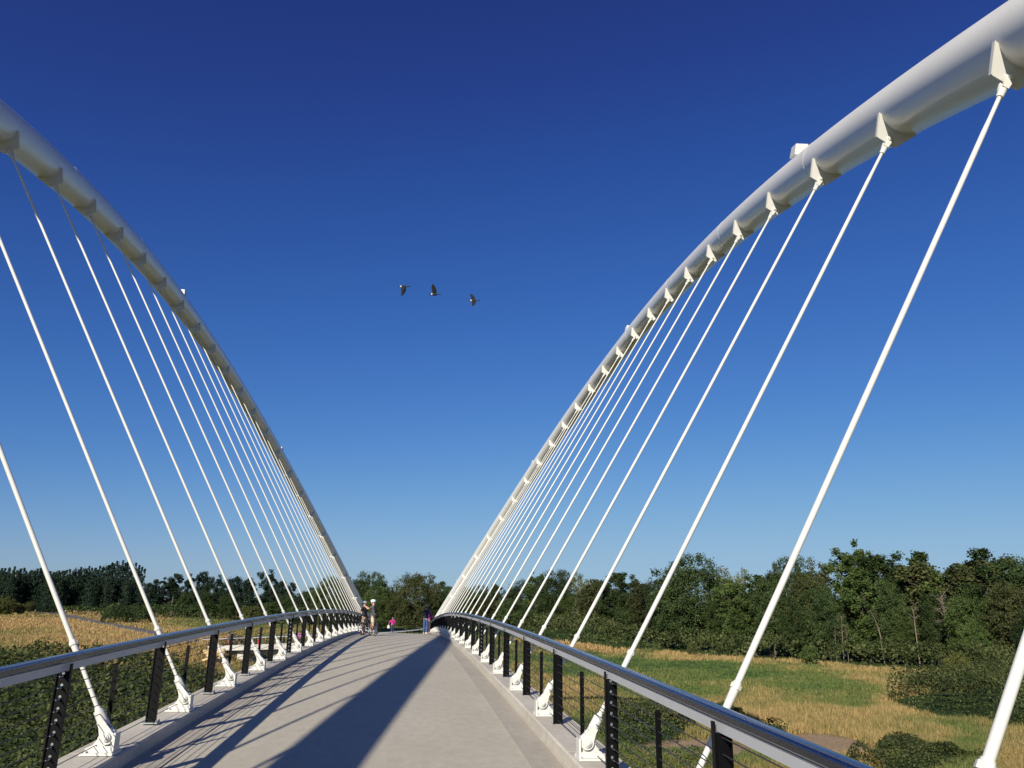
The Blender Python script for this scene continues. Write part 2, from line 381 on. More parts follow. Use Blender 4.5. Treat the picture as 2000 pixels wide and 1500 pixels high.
mb = MB(); mb.sweep([(-1.7, -1.25), (1.7, -1.25), (2.0, -0.725), (-2.0, -0.725)], rframes(0, 0, -2, RL-3, 50)); rel_to(mb, ro_).build('girder', M['pier'], ramp_e)
for s in (12, 31, 50):
    P, u, t = ramp(s); mb = MB()
    mb.prism([(-1.1, -9), (1.1, -9), (1.1, -3.0), (2.1, -1.9), (2.1, -1.255), (-2.1, -1.255), (-2.1, -1.9), (-1.1, -3.0)], P, u, RZ, t, 1.1)
    rel_to(mb, ro_).build('pier', M['pier'], ramp_e)
P, u, t = ramp(RL-1); mb = MB(); mb.box(P+RZ*-2.6, (6.4, 1.6, 3.6), X=u, Y=t, Z=RZ); rel_to(mb, ro_).build('abutment', M['pier'], ramp_e)
def rcen(off): return lambda s: (ramp(s)[0]+ramp(s)[1]*off, ramp(s)[1]*(1 if off > 0 else -1), ramp(s)[2])
RP = [1.5+3.0*k for k in range(19)]
railing('railing', 'distant railing on the outer curve of the approach ramp beyond the bridge crest', rcen(2.63), RP, fit_every=0, up=RZ, pickets=False, cables=7)
railing('railing', 'distant railing on the inner curve of the approach ramp, nearest to the bank', rcen(-2.63), RP, fit_every=0, up=RZ, pickets=False, cables=7)

# ---------------------------------------------------------------- terrain
def _h(ix, iy, sd):
    n = (ix.astype(np.int64)*374761393+iy.astype(np.int64)*668265263+sd*974634777) & 0xffffffff
    n = ((n ^ (n >> 13))*1274126177) & 0xffffffff
    return ((n ^ (n >> 16)) & 0xffff)/65535.0
def vnoise(x, y, sd=0):
    x = np.asarray(x, float); y = np.asarray(y, float)
    ix = np.floor(x); iy = np.floor(y); fx = x-ix; fy = y-iy; fx = fx*fx*(3-2*fx); fy = fy*fy*(3-2*fy)
    a, b, c, d = _h(ix, iy, sd), _h(ix+1, iy, sd), _h(ix, iy+1, sd), _h(ix+1, iy+1, sd)
    return (a*(1-fx)+b*fx)*(1-fy)+(c*(1-fx)+d*fx)*fy
def fbm(x, y, f, o=4, sd=0):
    s_ = 0; a = 0.5; tot = 0
    for i in range(o): s_ = s_+a*vnoise(np.asarray(x)*f, np.asarray(y)*f, sd+i*7); tot += a; a *= 0.5; f *= 2.03
    return s_/tot
def sst(a, b, x): t = np.clip((np.asarray(x, float)-a)/(b-a), 0, 1); return t*t*(3-2*t)
def ground(x, y):
    x = np.asarray(x, float); y = np.asarray(y, float)
    sd = -0.83*(x+57)+0.55*(y-100)
    b = sst(-34, 8, sd)
    b = b*sst(20, 70, y+0*x)
    pl = -4.1+3.2*sst(340, 560, y)
    z = -7.5+(pl+7.5)*b
    z = z+(fbm(x, y, 0.03, 3, 3)-0.5)*1.3*sst(20, 60, y)+(fbm(x, y, 0.16, 2, 5)-0.5)*0.35
    z = z+1.2*sst(500, 1500, y)
    pd = path_dist(x, y); w = 1-sst(3.5, 12, pd)
    return z*(1-w)+path_z(y)*w
def gpt(px, py, z):
    d = fwd+RT*((px-1000)/FPX)-UP*((py-750)/FPX); t = (z-EYE.z)/d.z; return (EYE.x+d.x*t, EYE.y+d.y*t)
PSRC = [(304, 1238.5, -4.0), (240, 1225, -4.0), (195, 1217, -3.95), (172, 1212, -3.8), (135, 1203, -3.1), (100, 1198, -2.6), (72, 1195, -2.3), (88, 1191, -1.5), (93, 1187, -0.7)]
PATH = [(-31, 131.5), (-38.5, 149)]+[gpt(*p) for p in PSRC]
PZ = [-3.6, -3.8]+[p[2] for p in PSRC]
def path_z(y): return np.interp(y, [p[1] for p in PATH], PZ)
def PXY(x, y, z):
    vx, vy, vz = np.asarray(x, float)-EYE.x, np.asarray(y, float)-EYE.y, np.asarray(z, float)-EYE.z
    dz = np.maximum(vx*fwd.x+vy*fwd.y+vz*fwd.z, 1.0)
    return 1000+FPX*(vx*RT.x+vy*RT.y+vz*RT.z)/dz, 750-FPX*(vx*UP.x+vy*UP.y+vz*UP.z)/dz
def path_dist(x, y):
    d = np.full(np.broadcast(x, y).shape, 1e9)
    for (x0, y0), (x1, y1) in zip(PATH[:-1], PATH[1:]):
        dx, dy = x1-x0, y1-y0; t = np.clip(((x-x0)*dx+(y-y0)*dy)/(dx*dx+dy*dy), 0, 1)
        d = np.minimum(d, np.hypot(x-x0-t*dx, y-y0-t*dy))
    return d
DRYP = np.array([(1100,1256,1),(1150,1262,1),(1200,1272,.9),(1250,1275,.35),(1300,1282,.85),(1350,1283,1),(1420,1285,1),(1480,1292,.9),(1560,1292,1),(1640,1300,.95),(1720,1300,.8),(1800,1310,1),(1880,1312,1),(1850,1325,.9),(1760,1330,.5),(1700,1318,.7),(1780,1345,.9),(1600,1315,.4),(1500,1310,.3),(1150,1285,.15),(1120,1300,.2),(1200,1300,.1),(1300,1310,.1),(1400,1312,.2),(1450,1320,.05),(1350,1340,.25),(1500,1340,.35),(1600,1340,.3),(1680,1365,.1),(1620,1370,.2),(1560,1360,.3),(1250,1340,.3),(1400,1350,.4),(1050,1320,.7),(1120,1340,.8),(1180,1330,.7),(1480,1375,.7),(1440,1390,.8),(1540,1395,.95),(1600,1395,.9),(1680,1400,.85),(1740,1390,.9),(1800,1385,.8),(1660,1430,.9),(1740,1435,.85),(1830,1445,.8),(1580,1430,.85),(1520,1420,.8),(1870,1420,.4),(1900,1460,.25),(1870,1480,.2),(1960,1430,.7),(1980,1470,.75),(2050,1500,.7),(1800,1410,.6),(1400,1500,.5),(1200,1500,.4),(1000,1400,.5),(1000,1280,.3),(950,1260,.35),(1030,1262,.5),
(0,1200,.75),(60,1202,.6),(40,1240,.6),(10,1250,.65),(0,1225,1),(80,1220,1),(150,1225,.95),(200,1245,.9),(100,1252,.8),(350,1290,.85),(400,1300,.8),(300,1255,.9),(420,1270,.9),(450,1290,.6),(500,1300,.5),(560,1295,.6),(530,1262,.35),(380,1222,.35),(450,1222,.25),(550,1218,.3),(620,1215,.4),(400,1208,.3),(500,1230,.5),(590,1235,.5),(300,1194,.95),(450,1195,1),(550,1196,1),(340,1188,.9),(620,1200,.7),(150,1195,.85),(220,1197,.65),(260,1215,.7),(330,1232,.75),(0,1320,.4),(300,1400,.4),(700,1240,.3),(830,1240,.3),(900,1250,.3)])
def base_line(px): return np.interp(px, [600, 900, 1000, 1100, 1160, 1300, 1500, 1700, 1850, 1900, 2000, 2100, 2400], [1225, 1236, 1242, 1248, 1252, 1266, 1284, 1297, 1306, 1315, 1338, 1350, 1390])
def gpix(x, y): return PXY(x, y, gz0(x, y))
def gz0(x, y):
    sd = -0.83*(np.asarray(x, float)+57)+0.55*(np.asarray(y, float)-100); b = sst(-34, 8, sd)*sst(20, 70, y+0*np.asarray(x)); return -7.5+(3.4+3.2*sst(340, 560, y))*b
def dryness(x, y, thick=True):
    x = np.asarray(x, float); y = np.asarray(y, float); shp = np.broadcast(x, y).shape; x = np.broadcast_to(x, shp).ravel(); y = np.broadcast_to(y, shp).ravel()
    px, py = gpix(x, y); wob = fbm(x, y, 0.09, 3, 21)-.5; px = px+wob*60; py = py+(fbm(x, y, 0.07, 3, 22)-.5)*np.clip((py-1180)*0.22, 3, 30)
    num = np.zeros(len(x)); den = np.zeros(len(x))
    for a, b, c in DRYP:
        s_ = np.maximum(b-1178, 12)/40.0; d2 = ((px-a)/(38*s_**.5))**2+((py-b)/(6*s_))**2; w = 1/(d2+.08)**2; num += w*c; den += w
    r = num/den-0.10*(px > 860)+(fbm(x, y, 0.13, 4, 31)-.5)*0.75+(fbm(x, y, 0.035, 3, 33)-.5)*0.35
    r = np.clip(r, 0, 1)
    if thick:
        m = np.maximum.reduce([f(x, y) for f in (m_left, m_front, m_bulge, m_near1, m_near2, m_near3)]); r = r*(1-0.9*np.clip(m*2, 0, 1))
    return r.reshape(shp)
def _n(x, y, f, sd, a): return a*(fbm(x, y, f, 3, sd)-.5)
def m_left(x, y):
    px, py = gpix(x, y); e = np.interp(px, [-400, 0, 150, 267, 333, 400, 450, 520, 640], [1297, 1301, 1301, 1310, 1322, 1346, 1395, 1500, 1700])
    return sst(0, 14, py-e+_n(x, y, .08, 91, 26))*sst(3.3, 4.2, -x)*(y > 3)
def m_front(x, y):
    px, py = gpix(x, y); L = base_line(px)+5+_n(x, y, .10, 15, 14); return sst(-1, 2.5, L-py)*(1-sst(34, 46, L-py))*(px > 860)*(y < 330)*(y > 60)
def m_bulge(x, y):
    px, py = gpix(x, y); t = np.interp(px, [1740, 1850, 2000, 2400], [1372, 1345, 1338, 1330]); b = np.interp(px, [1740, 1790, 1850, 2000, 2400], [1374, 1398, 1412, 1430, 1470]); w = _n(x, y, .12, 16, 22)
    return sst(0, 7, py-t+w)*sst(0, 9, b-py+w)*(px > 1735)
def _ell(x, y, cx, cy, rx, ry, sd, jit=.55):
    px, py = gpix(x, y); d = np.sqrt(((px-cx)/rx)**2+((py-cy)/ry)**2); return sst(0, .35, 1-d+_n(x, y, .25, sd, jit))*(y > 5)
def m_near1(x, y): return np.maximum(_ell(x, y, 1262, 1425, 85, 32, 17, .9), _ell(x, y, 1395, 1408, 60, 12, 27, 1.0)*.25)
def m_near2(x, y): return np.maximum(_ell(x, y, 1790, 1492, 120, 28, 18, 1.2), _ell(x, y, 1500, 1432, 60, 12, 28)*.6)
def m_near3(x, y): return np.maximum(_ell(x, y, 1300, 1512, 150, 22, 19), _ell(x, y, 1150, 1420, 60, 26, 29)*.8)
def bare(x, y):
    x = np.asarray(x, float); y = np.asarray(y, float); px, py = gpix(x, y); n = fbm(x, y, 0.25, 3, 77)
    a = np.maximum(np.exp(-(((px-1350)/130)**2+((py-1466)/20)**2)**2), np.exp(-(((px-1610-(py-1460)*.8)/95)**2+((py-1462)/26)**2)**2))*(y > 20)
    p = np.exp(-((path_dist(x, y)-2.6)/1.6)**2)*0.5
    return np.clip(sst(0.3, 0.6, (a+p)*(0.6+n)), 0, 1)
ys = np.concatenate([np.linspace(-60, 30, 24), 30+np.cumsum(np.geomspace(0.6, 3.0, 250)), [900, 1200, 1800, 3000, 6000]])
ys = np.unique(np.sort(ys)); us = np.linspace(-2.6, 2.6, 420)
YY = np.repeat(ys[:, None], len(us), 1); XX = us[None, :]*(np.maximum(YY, -40)+75)
ZZ = ground(XX, YY); nx = len(us)
idx = np.arange(len(ys)*nx).reshape(len(ys), nx)
F = np.stack([idx[:-1, :-1], idx[:-1, 1:], idx[1:, 1:], idx[1:, :-1]], -1).reshape(-1, 4)
V = np.stack([XX, YY, ZZ], -1).reshape(-1, 3)
def ground_mat():
    m, t, b = new_mat('field_ground'); L = t.links
    g = N(t, 'ShaderNodeNewGeometry'); a1 = N(t, 'ShaderNodeAttribute', attribute_name='dry'); a2 = N(t, 'ShaderNodeAttribute', attribute_name='bare')
    n1 = N(t, 'ShaderNodeTexNoise', Scale=0.55, Detail=9.0, Roughness=0.7); n2 = N(t, 'ShaderNodeTexNoise', Scale=4.0, Detail=8.0, Roughness=0.75)
    for n in (n1, n2): L.new(g.outputs['Position'], n.inputs['Vector'])
    ad = N(t, 'ShaderNodeMath', operation='MULTIPLY_ADD'); L.new(n1.outputs['Fac'], ad.inputs[0]); ad.inputs[1].default_value = 0.9; ad.inputs[2].default_value = -0.45
    s_ = N(t, 'ShaderNodeMath', operation='ADD', use_clamp=True); L.new(a1.outputs['Fac'], s_.inputs[0]); L.new(ad.outputs[0], s_.inputs[1])
    cr = N(t, 'ShaderNodeValToRGB'); L.new(s_.outputs[0], cr.inputs[0]); e = cr.color_ramp.elements
    e[0].position = 0.0; e[0].color = (0.06, 0.10, 0.028, 1); e[1].position = 1.0; e[1].color = (0.34, 0.215, 0.085, 1)
    q = e.new(0.35); q.color = (0.11, 0.135, 0.04, 1); q = e.new(0.65); q.color = (0.20, 0.165, 0.06, 1)
    mx = N(t, 'ShaderNodeMix', data_type='RGBA'); L.new(a2.outputs['Fac'], mx.inputs[0]); L.new(cr.outputs[0], mx.inputs[6]); mx.inputs[7].default_value = (0.38, 0.27, 0.17, 1)
    mu = N(t, 'ShaderNodeMix', data_type='RGBA', blend_type='MULTIPLY'); mu.inputs[0].default_value = 1; r2 = N(t, 'ShaderNodeMapRange')
    r2.inputs[1].default_value = 0.3; r2.inputs[2].default_value = 0.7; r2.inputs[3].default_value = 0.6; r2.inputs[4].default_value = 1.3; L.new(n2.outputs['Fac'], r2.inputs[0])
    L.new(mx.outputs[2], mu.inputs[6]); L.new(r2.outputs[0], mu.inputs[7]); L.new(mu.outputs[2], b.inputs['Base Color']); b.inputs['Roughness'].default_value = 0.95
    b.inputs['Specular IOR Level'].default_value = 0.1
    bp = N(t, 'ShaderNodeBump', Strength=0.8, Distance=0.25); L.new(n2.outputs['Fac'], bp.inputs['Height']); L.new(bp.outputs[0], b.inputs['Normal'])
    return m
tag(link('ground', np_mesh('ground', V, F, ground_mat(), True, {'dry': ('POINT', dryness(XX, YY).ravel()), 'bare': ('POINT', bare(XX, YY).ravel())})), kind='structure')
# path
pv = []; pf = []
pp = np.array(PATH, float); tt = np.concatenate([[0], np.cumsum(np.hypot(*np.diff(pp, axis=0).T))])
q = np.linspace(0, tt[-1], 200); cx = np.interp(q, tt, pp[:, 0]); cy = np.interp(q, tt, pp[:, 1])
k_ = np.ones(9)/9; cx = np.concatenate([cx[:4], np.convolve(cx, k_, 'valid'), cx[-4:]]); cy = np.concatenate([cy[:4], np.convolve(cy, k_, 'valid'), cy[-4:]])
for i in range(200):
    a = max(i-1, 0); b = min(i+1, 199); t = np.array([cx[b]-cx[a], cy[b]-cy[a]]); t /= np.hypot(*t); nrm = np.array([t[1], -t[0]])
    for o in (-2.3, -1.2, 1.2, 2.3):
        x, y = cx[i]+nrm[0]*o, cy[i]+nrm[1]*o; pv.append((x, y, float(path_z(y))+0.12))
for i in range(199):
    for j in range(3): pf.append((i*4+j, i*4+j+1, (i+1)*4+j+1, (i+1)*4+j))
tag(link('path', np_mesh('path', pv, pf, M['asphalt'])), kind='structure')

# ---------------------------------------------------------------- foliage materials and builders
def leaf_mat(name, c1, c2, var=0.35, trans=0.25, rough=0.65):
    m, t, b = new_mat(name); L = t.links
    a = N(t, 'ShaderNodeAttribute', attribute_name='tint'); oi = N(t, 'ShaderNodeObjectInfo')
    mx = N(t, 'ShaderNodeMix', data_type='RGBA'); mx.inputs[6].default_value = (*c1, 1); mx.inputs[7].default_value = (*c2, 1); L.new(a.outputs['Fac'], mx.inputs[0])
    hs = N(t, 'ShaderNodeHueSaturation'); r = N(t, 'ShaderNodeMapRange'); r.inputs[3].default_value = 1-var; r.inputs[4].default_value = 1+var
    L.new(oi.outputs['Random'], r.inputs[0]); L.new(r.outputs[0], hs.inputs['Value']); L.new(mx.outputs[2], hs.inputs['Color'])
    L.new(hs.outputs[0], b.inputs['Base Color']); b.inputs['Roughness'].default_value = rough; b.inputs['Specular IOR Level'].default_value = 0.12
    if trans:
        tr = N(t, 'ShaderNodeBsdfTranslucent'); L.new(hs.outputs[0], tr.inputs[0]); ms = N(t, 'ShaderNodeMixShader'); ms.inputs[0].default_value = trans
        L.new(b.outputs[0], ms.inputs[1]); L.new(tr.outputs[0], ms.inputs[2]); L.new(ms.outputs[0], t.nodes['Material Output'].inputs[0])
    return m
LM = {'dark': leaf_mat('dark_leaves', (0.026, 0.048, 0.017), (0.072, 0.100, 0.034)),
      'green': leaf_mat('green_leaves', (0.045, 0.078, 0.022), (0.105, 0.140, 0.042)),
      'olive': leaf_mat('olive_leaves', (0.042, 0.055, 0.02), (0.095, 0.10, 0.036)),
      'pale': leaf_mat('pale_leaves', (0.085, 0.105, 0.05), (0.17, 0.18, 0.10)),
      'yellow': leaf_mat('yellow_leaves', (0.075, 0.095, 0.025), (0.16, 0.165, 0.05)),
      'bramble': leaf_mat('bramble_leaves', (0.034, 0.052, 0.018), (0.125, 0.14, 0.05), var=0.05),
      'blue': leaf_mat('bluish_leaves', (0.016, 0.032, 0.022), (0.038, 0.062, 0.036), var=0.15)}
M['bark'] = simple('bark', (0.085, 0.07, 0.055), 0.9, var=0.3, scale=4)
M['deadwood'] = simple('dead_wood', (0.17, 0.14, 0.105), 0.9, var=0.25, scale=4)
def cards(C, Nrm, size, asp=1.0, jit=0.9):
    """leaf-clump quads (bent diamonds) centred at C with rough normals Nrm"""
    n = len(C); d = Nrm+rng.normal(0, jit, (n, 3)); d /= np.linalg.norm(d, axis=1, keepdims=True)+1e-9
    a = np.cross(d, rng.normal(0, 1, (n, 3))); a /= np.linalg.norm(a, axis=1, keepdims=True)+1e-9; b = np.cross(d, a)
    s = size*rng.uniform(0.55, 1.35, (n, 1)); w = s*asp*rng.uniform(0.5, 0.9, (n, 1))
    V = np.stack([C-a*s, C+b*w+d*s*0.2, C+a*s, C-b*w+d*s*0.2], 1).reshape(-1, 3)
    return V, np.arange(4*n).reshape(n, 4)
def make_crown(name, lobes, nleaf, size, mat, droop=0.0, seed=0, core=0.55):
    """lobes: (x,y,z,rx,rz) unit-tree space, height 1"""
    g = np.random.default_rng(seed); Cs = []; Ns = []; Ti = []
    vol = np.array([l[3]**1.6*l[4]**0.8 for l in lobes]); vol /= vol.sum()
    for (x, y, z, rx, rz), v in zip(lobes, vol):
        k = max(8, int(nleaf*v)); nc = max(4, int(6*(rx/0.1)**1.9)); lt = g.uniform(-.25, .25)
        cd_ = g.normal(0, 1, (nc, 3)); cd_ /= np.linalg.norm(cd_, axis=1, keepdims=True); cr_ = g.uniform(0.55, 1.02, (nc, 1)); cc = cd_*cr_
        tint = g.uniform(0, 1, nc); w = g.integers(0, nc, k)
        p = cc[w]+np.clip(g.normal(0, 1, (k, 3)), -2, 2)*(0.21*min(1, (0.12/rx)**0.75))*g.uniform(.7, 1.3, (nc, 1))[w]; nn = cc[w]*0.7+g.normal(0, 0.3, (k, 3))+np.array([0, 0, .35])
        p = p*np.array([rx, rx, rz])+np.array([x, y, z]); p[:, 2] -= droop*np.hypot(p[:, 0], p[:, 1])
        Cs.append(p); Ns.append(nn); Ti.append(np.clip(tint[w]*.7+.15+lt+g.normal(0, 0.2, k), 0, 1))
    C = np.concatenate(Cs); Nn = np.concatenate(Ns); Ti = np.concatenate(Ti)
    sz_ = np.quantile(C[:, 2], .992); C = C*np.array([1, 1, 1/sz_]); V, F = cards(C, Nn, size); return np_mesh(name, V, F, mat, False, {'tint': ('FACE', Ti)})
def make_trunk(name, lobes, r=0.018, mat=None, seed=0, h0=0.35, twig=0):
    g = random.Random(seed); mb = MB(); top = max(l[2] for l in lobes)
    def limb(a, b, r0, r1):
        a, b = Vector(a), Vector(b); m1 = a.lerp(b, 0.35)+Vector((g.uniform(-.015, .015), g.uniform(-.015, .015), 0.015)); m2 = a.lerp(b, 0.7)+Vector((g.uniform(-.02, .02), g.uniform(-.02, .02), 0.01))
        mb.tube([a, m1, m2, b], [r0, r0*0.8+r1*.2, r0*.45+r1*.55, r1], 6)
    pts = [Vector((0, 0, -0.03))]
    for i in range(1, 7): pts.append(Vector((g.uniform(-.012, .012)*i/2, g.uniform(-.012, .012)*i/2, top*i/6.5)))
    mb.tube(pts, [r*1.5, r*1.05, r*.9, r*.72, r*.52, r*.33, r*.12], 8)
    for l in lobes:
        zz = max(h0*0.6, min(l[2]-0.12, top*0.8)); k = zz/top*6.5; i = min(int(k), 5); p = pts[i].lerp(pts[i+1], k-i)
        limb(p, l[:3], r*0.42*(1-0.5*zz), r*0.08)
        for _ in range(twig):
            q = Vector(l[:3])+Vector((g.gauss(0, l[3]*.6), g.gauss(0, l[3]*.6), g.gauss(0.02, l[4]*.6))); limb(Vector(l[:3]).lerp(p, g.uniform(0, .4)), q, r*0.09, r*0.02)
    return mb.mesh(name, mat or M['bark'])
def lobes_round(seed, w=0.34, n=16, zc=0.58, hz=0.38):
    g = random.Random(seed); out = [(0, 0, zc, w*0.86, hz*0.9), (0, 0, zc+hz*.25, w*0.6, hz*0.6)]
    for i in range(n):
        a = 2.4*i+g.uniform(-.4, .4); e = g.uniform(-1.0, 0.86); c = math.sqrt(max(0, 1-e*e*0.9)); rr = g.uniform(.60, .80)
        out.append((w*rr*c*math.cos(a), w*rr*c*math.sin(a), zc+hz*e*rr, g.uniform(.10, .17)*w/0.34, g.uniform(.09, .14)))
    return out
def lobes_tall(seed, w=0.2, n=22):
    g = random.Random(seed); out = []
    for i in range(n):
        z = 0.12+0.76*i/(n-1); prof = math.sin(math.pi*min(1, (z-0.12)/0.98))**0.6; a = 2.4*i+g.uniform(-.5, .5); rr = w*prof*g.uniform(.25, .85)
        out.append((rr*math.cos(a), rr*math.sin(a), z, g.uniform(.075, .12)*(1.25-z*0.4), g.uniform(.06, .11)))
    return out
def lobes_ragged(seed, w=0.28, n=15):
    g = random.Random(seed); out = []
    for i in range(n):
        a = g.uniform(0, 6.28); z = g.uniform(.30, .93); rr = w*g.uniform(.1, .9)*(1.15-z*0.6)
        out.append((rr*math.cos(a), rr*math.sin(a), z, g.uniform(.05, .12), g.uniform(.06, .13)))
    out.append((0, 0, .55, w*.5, .25)); return out
def lobes_dome(seed, w=0.5, n=34):
    g = random.Random(seed); out = [(0, 0, .46, w*.86, .47), (0, 0, .62, w*.72, .34), (0, 0, .25, w*.8, .22)]
    for i in range(n):
        a = 2.4*i+g.uniform(-.3, .3); e = -0.8+1.72*i/(n-1); c = math.sqrt(max(0, 1-e*e)); rr = g.uniform(.80, .90)
        out.append((w*rr*c*math.cos(a), w*rr*c*math.sin(a), .48+.46*e*rr, g.uniform(.09, .13), g.uniform(.08, .11)))
    return out
KINDS = {}
def kind(name, lob, n, size, mat, twig=0, droop=0, tm=None):
    KINDS[name] = (make_crown(name+'_crown', lob, n, size, LM[mat], droop, hash_(name)), make_trunk(name+'_trunk', lob, seed=hash_(name), mat=tm, twig=twig))
def hash_(s_): return sum(ord(c)*(i+3) for i, c in enumerate(s_)) % 9973
for i in range(3):
    kind('round_dark%d' % i, lobes_round(10+i, 0.38+0.03*i, 20, 0.5, 0.44), 24000, 0.0105, 'dark')
    kind('round_green%d' % i, lobes_round(20+i, 0.42, 20, 0.47, 0.46), 21000, 0.0105, 'green')
    kind('tall_green%d' % i, lobes_tall(30+i, 0.22), 16500, 0.0105, 'green', twig=1)
    kind('tall_dark%d' % i, lobes_tall(40+i, 0.24), 18000, 0.0105, 'dark', twig=1)
    kind('ragged_olive%d' % i, lobes_ragged(50+i), 8500, 0.013, 'olive', twig=2)
kind('dome_dark', lobes_dome(63), 34000, 0.0105, 'dark'); kind('dome_green', lobes_dome(64, .52), 30000, 0.0105, 'green'); kind('dome_olive', lobes_dome(65, .52), 34000, 0.0105, 'olive')
kind('round_olive0', lobes_round(61, 0.42, 20, 0.52, 0.42), 17000, 0.0125, 'olive'); kind('round_olive1', lobes_round(62, 0.36, 16), 14000, 0.0125, 'olive')
kind('pale_thin0', lobes_ragged(71, 0.2, 16), 3600, 0.011, 'pale', twig=4, tm=M['deadwood']); kind('pale_thin1', lobes_ragged(72, 0.24, 18), 4600, 0.011, 'pale', twig=4, tm=M['deadwood'])
kind('willow0', lobes_round(81, 0.36, 18, 0.5, 0.44), 13000, 0.012, 'pale', twig=2, droop=0.1)
kind('blue0', lobes_tall(91, 0.2, 20), 12000, 0.0125, 'blue'); kind('blue1', lobes_round(92, 0.3, 16), 12000, 0.0125, 'blue'); kind('blue2', lobes_ragged(93, 0.26, 18), 11000, 0.013, 'blue')
kind('shrub0', lobes_round(95, 0.62, 14, 0.45, 0.5), 7000, 0.03, 'green'); kind('shrub1', lobes_round(96, 0.7, 14, 0.45, 0.5), 7000, 0.03, 'olive'); kind('shrub2', lobes_round(97, 0.66, 14, 0.45, 0.5), 7000, 0.03, 'yellow')
def ray_at(px, py, y):
    d = fwd+RT*((px-1000)/FPX)-UP*((py-750)/FPX); t = (y-EYE.y)/d.y; return EYE+d*t
def tree(name, knd, px, top, y, label, group, wide=1.0, cat='tree', sink=0.0):
    if group == 'trees of the wood right of the bridge' and cat == 'tree': y = max(y, gpt(px, float(base_line(px))-3, -7.5)[1]+3)
    p = ray_at(px, top, y); x = p.x; z0 = float(ground(x, y))-sink; h = p.z-z0
    e = tag(empty(name, (x, y, z0), random.uniform(0, 6.28)), label, cat, group); cr, tk = KINDS[knd]
    e.scale = (h*wide, h*wide, h)
    link('crown', cr, e); link('trunk', tk, e); return e
GR = 'trees of the wood right of the bridge'; GL = 'trees of the wood left of the bridge'; GC = 'trees beyond the bridge crest'
